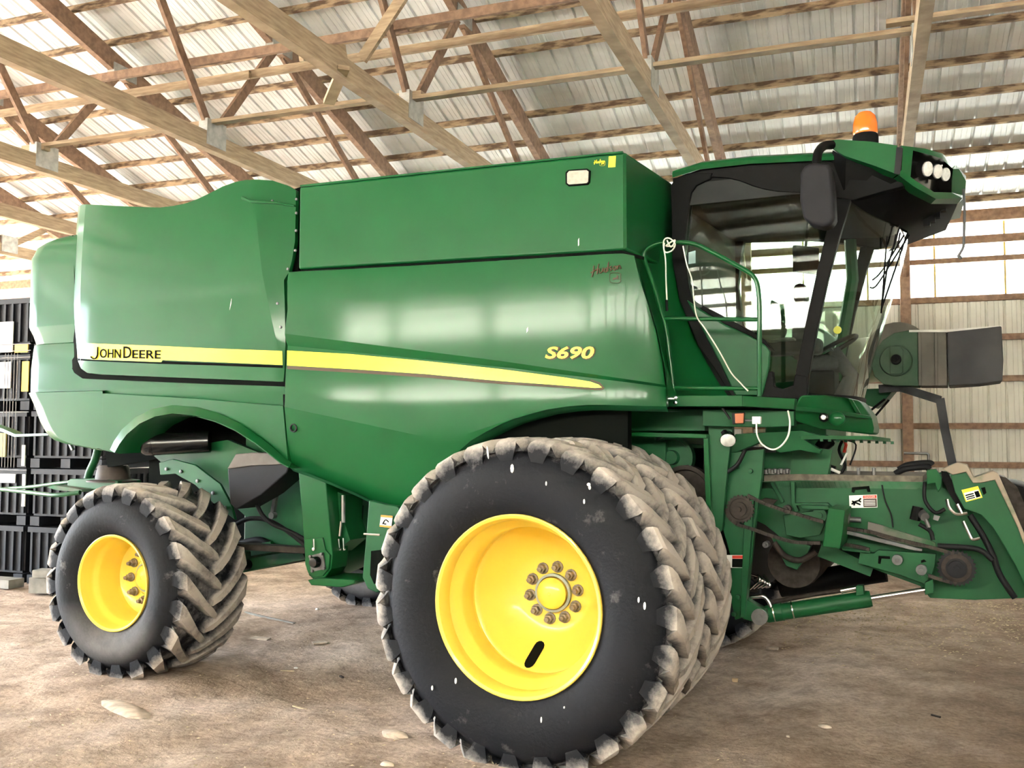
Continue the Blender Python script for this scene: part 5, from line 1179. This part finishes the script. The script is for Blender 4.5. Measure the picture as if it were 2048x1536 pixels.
# lift cylinder below
c0, c1, c2_ = at(1535, 1228, 1.62), at(1742, 1197, 1.72), at(1850, 1180, 1.76)
bm = BM(); d = (c1 - c0).normalized(); tube(bm, [c0 - d * .02, c0, c0 + d * .10, c0 + d * .10, c0 + d * .11, c1 - d * .02, c1], .056, 24, True, [.05, .060, .060, .064, .057, .057, .052]); cyl_ = part('lift_cylinder', bm, GREEN_D, sharp=50)
bm = BM(); tube(bm, [c1, c2_], .020, 14); part('piston_rod', bm, CHROME, cyl_, sharp=60)
for k in (.04, .17): bm = BM(); p = c0 + d * (k * 1.0 + .0); tube(bm, [p, p + d * .008], .0625, 24); part('cylinder_band', bm, CHROME, cyl_, sharp=60)
bm = BM(); tube(bm, fillet([at(1502, 1194, 1.6), at(1530, 1192, 1.6), at(1540, 1208, 1.6), at(1543, 1222, 1.6)], .03), .014, 8); tube(bm, [at(1682, 1182, 1.66), at(1712, 1176, 1.66)], .018, 10); part('hydraulic_pipe', bm, CHROME, cyl_, sharp=60)
bm = BM(); tube(bm, [at(1540, 1205, 1.66), at(1620, 1190, 1.66), at(1690, 1180, 1.66)], .016, 8); part('hydraulic_hose', bm, RUSTY, cyl_, sharp=60)
part('cylinder_end_block', plate([(1712, 1172), (1726, 1171), (1728, 1190), (1712, 1192)], 1.64, .08), GREEN_D, cyl_, bevel=.004)
part('rod_end_lug', plate([(1850, 1165), (1866, 1158), (1868, 1186), (1850, 1190)], 1.72, .1), GREEN_D, cyl_, bevel=.004)
bm = BM(); tube(bm, fillet([at(1858, 955, 2.9), at(1857, 907, 2.9), at(1808, 906, 2.9)], .02), .010, 8); part('pipe_handle', bm, STEEL, fh, sharp=60)
# second cylinder and lower links
bm = BM(); tube(bm, [at(1560, 1172, 2.6), at(1770, 1140, 2.6)], .09, 16); part('far_lift_cylinder', bm, BLACK, sharp=60)
bm = BM(); beam(bm, at(1640, 1100, 1.9), at(1745, 1140, 1.9), .05, .09); part('lower_link', bm, GREEN_D)
vplate('lower_bracket', [(1540, 1072, 1.9), (1600, 1085, 1.9), (1622, 1092, 1.9), (1610, 1118, 1.9), (1594, 1140, 1.9), (1572, 1132, 1.9), (1556, 1100, 1.9)], GREEN_D, .06)
bm = BM(); tube(bm, spline([at(1548, 1085, 1.84), at(1570, 1112, 1.84), at(1602, 1120, 1.84), at(1632, 1102, 1.84)], 6), .022, 8); part('bent_pipe', bm, RUSTY, sharp=60)
bm = BM(); q = at(1600, 1115, 2.4); lathe(bm, [(0, -.3), (.19, -.3), (.2, -.2), (.2, .8), (0, .8)], 28, 'Y', q); part('gear_housing', bm, RUSTY)
bm = BM(); box(bm, 0.35, 0.95, 1.75, 3.4, 0.75, 1.9); part('axle_carrier', bm, BLACK)
bm = BM()
for k in range(5): tube(bm, spline([at(1503 + k * 6, 1150 + (k % 2) * 6, 1.75), at(1520 + k * 5, 1158 + k * 3, 1.7), at(1500 + k * 8, 1178 - k, 1.72)], 5), .009, 6)
part('coupler_pipe', bm, CHROME, sharp=60)
hose([(1500, 1160), (1520, 1180), (1515, 1190), (1500, 1188)], .018, Y=1.74)

# ================================================================== THINGS ON AND AROUND
# white cord hanging from the hand rail
bm = BM(); Yc = 1.14
tube(bm, spline([at(1329, 486, Yc), at(1328, 500, Yc), at(1334, 505, Yc), at(1345, 500, Yc), at(1350, 488, Yc), at(1340, 477, Yc), at(1330, 478, Yc), at(1327, 490, Yc), at(1331, 520, Yc), at(1332, 560, Yc), at(1334, 605, Yc)], 6), .0055, 6)
tube(bm, spline([at(1334, 480, Yc), at(1342, 494, Yc), at(1350, 480, Yc), at(1332, 492, Yc), at(1348, 492, Yc)], 6), .0055, 6)
tube(bm, spline([at(1366, 492, Yc), at(1374, 530, Yc), at(1384, 560, Yc), at(1388, 600, Yc), at(1394, 634, Yc), at(1412, 660, Yc), at(1440, 705, Yc), at(1462, 745, Yc), at(1480, 765, Yc), at(1496, 782, Yc)], 6), .005, 6)
cd = tag(obj('cord', bm, CORD, sharp=60), 'white electric cord knotted over the hand rail and trailing down beside the cab door', 'cord')
bm = BM(); tube(bm, [at(1333, 600, Yc), at(1334, 622, Yc)], .010, 8); obj('plug', bm, BLACK, cd)
bm = BM(); Yc2 = 1.13
tube(bm, spline([at(1513, 845, Yc2), at(1514, 868, Yc2), at(1524, 888, Yc2), at(1544, 899, Yc2), at(1562, 892, Yc2), at(1576, 872, Yc2), at(1580, 845, Yc2 + .05), at(1576, 822, 1.30)], 6), .006, 6)
sc_ = tag(obj('socket_cord', bm, CORD, sharp=60), 'pale cord looping below the green platform, with a white socket box', 'cord')
bm = BM(); prism(bm, [at(1504, 833, Yc2), at(1521, 833, Yc2), at(1521, 848, Yc2), at(1504, 848, Yc2)], (0, .04, 0)); obj('socket_box', bm, WHITE, sc_, bevel=.003)
bm = BM(); tube(bm, [at(1490, 841, Yc2 + .02), at(1505, 841, Yc2 + .02)], .007, 6); obj('pin', bm, STEEL, sc_)
# dark strap hanging from the front of the cab roof
bm = BM()
tube(bm, spline([at(1927, 378, 2.35), at(1929, 420, 2.35), at(1928, 470, 2.35), at(1927, 492, 2.35), at(1921, 505, 2.35), at(1917, 512, 2.35), at(1922, 516, 2.35), at(1918, 510, 2.35)], 6), .010, 6)
st = tag(obj('strap', bm, GREYSTRAP, sharp=60), 'thin dark strap hanging from the front corner of the cab roof', 'strap')

# grain cart behind the cab with its unloading auger
gc = empty('grain_cart', (0.4, 6.2, 0)); G0 = Vector((0.4, 6.2, 0))
tag(gc, 'green grain cart behind the cab, numbered 1, with a dusty spout and dark rubber boot', 'grain cart')
def cpart(name, bm, m, parent=None, **k): return obj(name, bm, m, gc if parent is None else parent, loc=None if parent is not None else -G0, **k)
GP = lambda px, py, Y: at(px, py, Y)
bm = BM(); x0 = at(1540, 595, 5.2).x; zt_ = at(1575, 595, 5.2).z
prism(bm, [(x0, 5.2, zt_), (x0 - .1, 5.2, 1.5), (x0 + .3, 5.5, 1.0), (1.0, 5.5, 1.0), (1.15, 5.2, 1.6), (1.15, 5.2, zt_ - 0.35)], (0, 1.9, 0)); cpart('hopper', bm, GREEN_D, bevel=.03)
bm = BM(); box(bm, -2.0, 1.1, 5.6, 6.6, .75, 1.0); cpart('cart_frame', bm, GREEN_D)
for y in (5.25, 6.85):
    bm = BM(); lathe(bm, [(.30, -.2), (.62, -.22), (.66, -.1), (.66, .1), (.62, .22), (.30, .2), (.3, -.2)], 32, 'Y', (-0.4, y, .66)); wl_ = cpart('cart_wheel', bm, HOSE)
    bm = BM(); lathe(bm, [(0, -.05), (.28, -.12), (.305, -.2), (.305, .2), (0, .2)], 32, 'Y', (-0.4, y, .66)); cpart('cart_rim', bm, YELLOW, wl_)
def cart_word(txt, p0, p1, h):
    a, b = at(*p0, 5.19), at(*p1, 5.19); s = h / F_PX * 10.5 * 1.4
    me = text_mesh(txt, s, .002, offset=.008); xs = [v.co.x for v in me.vertices]; k = (b.x - a.x) / (max(xs) - min(xs))
    for v in me.vertices: v.co = (a.x + (v.co.x - min(xs)) * k, 5.19, a.z + v.co.y)
    me.update(); obj('lettering', me, WHITE, gc, loc=-G0)
cart_word('1', (1617, 713), (1627, 713), 17); cart_word('ere', (1610, 734), (1632, 732), 10)
# spout: flat drum-ended housing with its bearing, rubber boot, tube and bent support
YS = 4.6
sp = [(1836, 661), (1814, 661), (1788, 666), (1766, 680), (1748, 702), (1742, 728), (1748, 752), (1766, 768), (1790, 771), (1838, 772)]
spo = cpart('auger_spout', plate(sp, YS, .42), SPOUTG, bevel=.01)
cpart('spout_body', plate([(1836, 661), (1893, 662), (1895, 772), (1838, 772)], YS, .42), SPOUT, spo, bevel=.01)
q = at(1790, 720, YS - .01)
bm = BM(); lathe(bm, [(0, -.03), (.14, -.03), (.15, -.0), (.15, .03)], 32, 'Y', at(1792, 722, YS)); cpart('bearing_disc', bm, SPOUTG, spo)
cpart('bearing_bracket', plate([(1780, 692), (1800, 692), (1806, 700), (1806, 744), (1800, 748), (1780, 748)], YS - .05, .05), SPOUTG, spo, bevel=.006)
bm = BM(); lathe(bm, [(0, -.06), (.018, -.06), (.02, -.03), (.045, -.03), (.05, .0)], 20, 'Y', at(1792, 719, YS - .05)); cpart('bearing', bm, BLACK, spo)
for px in (1836, 1869): cpart('spout_rib', plate([(px, 664), (px + 6, 664), (px + 7, 771), (px + 1, 771)], YS - .02, .03), SPOUT, spo, bevel=.004)
cpart('rubber_boot', plate([(1893, 664), (1950, 658), (2003, 652), (2007, 720), (2005, 762), (1960, 768), (1897, 772)], YS - .03, .48), RUBBER, spo, bevel=.012)
cpart('boot_strip', plate([(1818, 660), (1893, 659), (2003, 651), (2003, 654), (1893, 664), (1818, 664)], YS - .01, .4), CARD, spo)
bm = BM(); a = at(1795, 704, YS + .42); b = at(1795, 711, 5.7); tube(bm, [a, a + (b - a) * .3, b, Vector((1.5, 6.2, b.z)), Vector((.8, 6.3, b.z - .05))], .26, 28); cpart('auger_tube', bm, WALLM, spo, sharp=60)
bm = BM(); d = (b - a).normalized(); tube(bm, [a - d * .02, a + d * .05], .30, 28); cpart('tube_flange', bm, SPOUT, spo, sharp=60)
bm = BM(); tube(bm, [at(1758, 778, 4.75), at(1800, 775, 4.75), at(1880, 800, 4.7)], .055, 4); tube(bm, [at(1880, 797, 4.7), at(1890, 860, 4.7), at(1908, 945, 4.7), at(1914, 985, 4.7), Vector((1.6, 5.2, 1.25)), Vector((.6, 5.7, 1.0))], .055, 4); cpart('support_arm', bm, mat('worn_black_tube', (0.02, 0.02, 0.022), .6, .2, 0, c2=(0.055, 0.055, 0.06), scale=5, lo=.45, hi=.75, spec=.2), spo, smooth=False)
bm = BM(); prism(bm, [at(1725, 778, 4.9), at(1790, 776, 4.9), at(1770, 800, 4.9), at(1748, 815, 4.9), at(1728, 808, 4.9)], (0, .5, 0)); cpart('boot_bracket', bm, GREEN_D, spo)
bm = BM(); tube(bm, [at(1778, 800, 4.8), at(1745, 838, 4.8)], .012, 6); tube(bm, [at(1770, 798, 4.8), at(1735, 826, 4.8)], .012, 6); cpart('cable', bm, BLACK, spo)
# stacked black bulk bins at the left
def bin_parts(label_kind):
    W, D, H = 1.22, 1.05, .755; P = []
    bm = BM(); box(bm, -W / 2 + .03, W / 2 - .03, -D / 2 + .03, D / 2 - .03, .13, H); P.append(('bin_body', bm, BIN))
    bm = BM()
    for i in range(9):
        x = -W / 2 + .06 + i * (W - .12) / 8; box(bm, x - .018, x + .018, -D / 2, -D / 2 + .05, .16, H - .07)
        y = -D / 2 + .06 + i * (D - .12) / 8; box(bm, W / 2 - .05, W / 2, y - .018, y + .018, .16, H - .07)
    P.append(('bin_ribs', bm, BIN))
    bm = BM(); box(bm, -W / 2, W / 2, -D / 2 - .01, D / 2, H - .07, H); P.append(('bin_rim', bm, BIN))
    bm = BM()
    for x in (-W / 2 + .08, 0, W / 2 - .08): box(bm, x - .08, x + .08, -D / 2, D / 2, 0, .12)
    P.append(('bin_feet', bm, BIN))
    out = []
    for nm, bm, m in P:
        me = finish(bm, nm, smooth=False); me.materials.append(m); out.append((nm, me))
    return out
BP = bin_parts(0)
base = atz(0, 1168, 0.0); ub, vb = base.dot(XB), base.dot(YB)
ub = atz(72, 1165, 0).dot(XB) - .63
names = ['bottom', 'second', 'third', 'fourth', 'fifth', 'topmost']
for c in range(3):
    for k in range(5 if c != 2 else 4):
        b_ = empty('bulk_bin', bw(ub - .02 + (c if c < 2 else -1) * 1.30 + (.015 if k % 2 else -.01), vb + .62, .012 + k * .772), BARN + 0.0)
        where = ('left stack at the picture edge, holding labels' if c == 0 else 'stack half hidden behind the combine rear wheel' if c == 1 else 'outermost stack beyond the left picture edge')
        tag(b_, f'black bulk bin, {names[k]} of the {where}', 'bin', 'black bulk bins stacked beside the combine')
        for nm, me in BP:
            o = bpy.data.objects.new(nm, me); COL.objects.link(o); o.parent = b_
        if c == 0:
            def card(x0, x1, z0, z1, m, nm='label_card'):
                bm = BM(); box(bm, x0, x1, -.545, -.53, z0, z1); obj(nm, bm, m, b_, smooth=False)
            if k == 4: card(-.02, .32, .02, .44, CARD); card(.36, .60, .01, .12, YCARD)
            if k == 3: card(.05, .28, .30, .66, CARD); card(.48, .6, .25, .66, YCARD); card(-.35, .02, .2, .6, BINGREY)
            if k == 2: card(.08, .26, .14, .46, YCARD)
            if k == 1: card(.15, .42, .56, .68, WHITE)
            if k == 1: card(.55, .605, .25, .68, CARD, 'corner_strip')
            if k == 2: card(.55, .605, .02, .30, CARD, 'corner_strip')
            if k == 0: card(-.05, .12, .35, .45, WHITE)
# bundle of wires and lashing across the stack
bm = BM()
for i in range(5):
    x = ub + .22 + i * .055; tube(bm, [bw(x, vb + .03, 1.55), bw(x - .01, vb + .04, 3.1)], .005, 5)
for z in (1.52, 2.30, 3.04, 3.13, 3.22): tube(bm, [bw(ub - .7, vb + .04, z), bw(ub + .66, vb + .04, z)], .006, 5)
tag(obj('lashing_wire', bm, WIRE), 'thin grey lashing wires strung up and across the stacked black bins', 'wire')
bm = BM(); p = atz(0, 1176, 0.0); box(bm, -.55, .28, -.12, .12, .0, .11); tag(obj('pallet_beam', bm, BINGREY, loc=(p.x, p.y, 0.02), rz=BARN, smooth=False), 'dusty grey beam on the floor before the left bin stack', 'beam')
bm = BM(); p = atz(84, 1185, 0.0); box(bm, -.12, .14, -.1, .1, .0, .20); box(bm, -.05, .25, -.14, .06, .20, .30); tag(obj('block', bm, BINGREY, loc=(p.x, p.y, 0.0), rz=.3, bevel=.01), 'grey concrete block on the floor behind the rear wheel', 'block')

# litter on the dirt floor
def stone(px, py, sz, m, label, cat, flat=.45, nm='stone', seed=0, rz=0):
    p = atz(px, py, 0.0); bm = BM(); bmesh.ops.create_icosphere(bm, subdivisions=2, radius=1)
    for v in bm.verts: v.co *= 1 + .35 * noise.noise(v.co * 1.6 + Vector((seed * 7.1, 0, 0)))
    for v in bm.verts: v.co = Vector((v.co.x * sz[0], v.co.y * sz[1], v.co.z * sz[0] * flat))
    o = obj(nm, bm, m, loc=(p.x, p.y, gz(p.x, p.y) + sz[0] * flat * .3), rz=rz, sharp=50); tag(o, label, cat); return o
stone(790, 1470, (.10, .06), STONE, 'flat pale stone beside the front outer tire', 'stone', .3, seed=1)
stone(1650, 1452, (.045, .03), STONE, 'small pale clod on the dirt in front of the front tire', 'stone', .4, seed=2)
stone(1576, 1478, (.015, .012), STONE, 'tiny whitish pebble on the bare dirt right of the front tire', 'stone', .6, seed=3)
stone(250, 1420, (.34, .09), STONE, 'long pale crust of dried mud on the dirt, lower left', 'stone', .06, seed=4, rz=-.35)
stone(775, 1534, (.05, .03), STONE, 'little pale stone at the bottom edge below the front tire', 'stone', .4, seed=6)
stone(592, 1329, (.022, .014), WHITE, 'small white scrap on the dirt between the wheels', 'scrap', .4, 'scrap', 7)
stone(634, 1224, (.022, .02), WHITE, 'white pellet in the shade between front and rear wheels', 'scrap', .6, 'scrap', 8)
stone(1385, 1540, (.03, .02), STONE, 'rounded clod at the bottom edge right of the front tire', 'stone', .4, seed=9)
def chip(px, py, L, W, H, rz, m, label, cat, nm):
    p = atz(px, py, 0.0); bm = BM(); box(bm, -L / 2, L / 2, -W / 2, W / 2, 0, H); q = .2
    for v in bm.verts: v.co += Vector((noise.noise(v.co * 31 + Vector((px, 0, 0))), noise.noise(v.co * 37 + Vector((0, py, 0))), 0)) * W * q
    tag(obj(nm, bm, m, loc=(p.x, p.y, gz(p.x, p.y) + .002), rz=rz, bevel=.002), label, cat)
chip(1470, 1358, .045, .03, .03, .2, SCRAPW, 'small cut block of wood lying right of the inner front tire', 'wood block', 'wood_block')
chip(538, 1238, .95, .03, .02, -.30, BINGREY, 'thin pale lath on the floor behind the rear tire', 'lath', 'lath')
chip(520, 1278, .20, .10, .012, .1, STONE, 'flat pale shard on the dirt beside the rear tire', 'shard', 'shard')
chip(638, 1284, .13, .09, .015, .8, STONE, 'whitish broken shard midway between the wheels', 'shard', 'shard')
chip(600, 1410, .16, .018, .008, -.25, STRAW, 'dry straw stalk on the dirt below the elevator', 'straw', 'straw_stalk')
chip(575, 1338, .12, .015, .008, .3, STRAW, 'short straw stalk beside the white scrap', 'straw', 'straw_stalk')
chip(683, 1347, .06, .02, .012, -.5, RUSTY, 'dark bark chip on the dirt left of the front tire', 'chip', 'bark_chip')
chip(1545, 1297, .11, .05, .02, .1, STONE, 'pale flake on the dark dirt under the feeder house', 'shard', 'shard')
chip(1872, 1438, .07, .015, .012, -.6, RUSTY, 'dark twig on the brown dirt at lower right', 'twig', 'twig')
# spilled grain and chaff below the feeder house
bm = BM(); rg = random.Random(11)
for k in range(2600):
    if k < 1700: px, py = rg.uniform(1560, 2060), 1205 + abs(rg.gauss(0, 50))
    else: px, py = rg.uniform(0, 1500), rg.uniform(1250, 1560)
    p = atz(px, py, 0.0); s = rg.uniform(.004, .012) * (1.3 if k < 1700 else .8)
    p.z = gz(p.x, p.y) + s * .3; a = rg.uniform(0, 6.3); d = Vector((cos(a), sin(a), rg.uniform(-.2, .2))) * s * 1.6; e = Vector((-sin(a), cos(a), 0)) * s * .5
    v = [bm.verts.new(q) for q in (p - d, p + e, p + d, p - e, p + Vector((0, 0, s * .7)))]
    for f in ((0, 1, 4), (1, 2, 4), (2, 3, 4), (3, 0, 4)): bm.faces.new([v[i] for i in f])
me = bpy.data.meshes.new('chaff'); bm.to_mesh(me); bm.free(); me.materials.append(STRAW)
ch = bpy.data.objects.new('chaff', me); COL.objects.link(ch); tag(ch, 'scattered chaff and spilled grain on the dirt floor', 'chaff', kind='stuff')
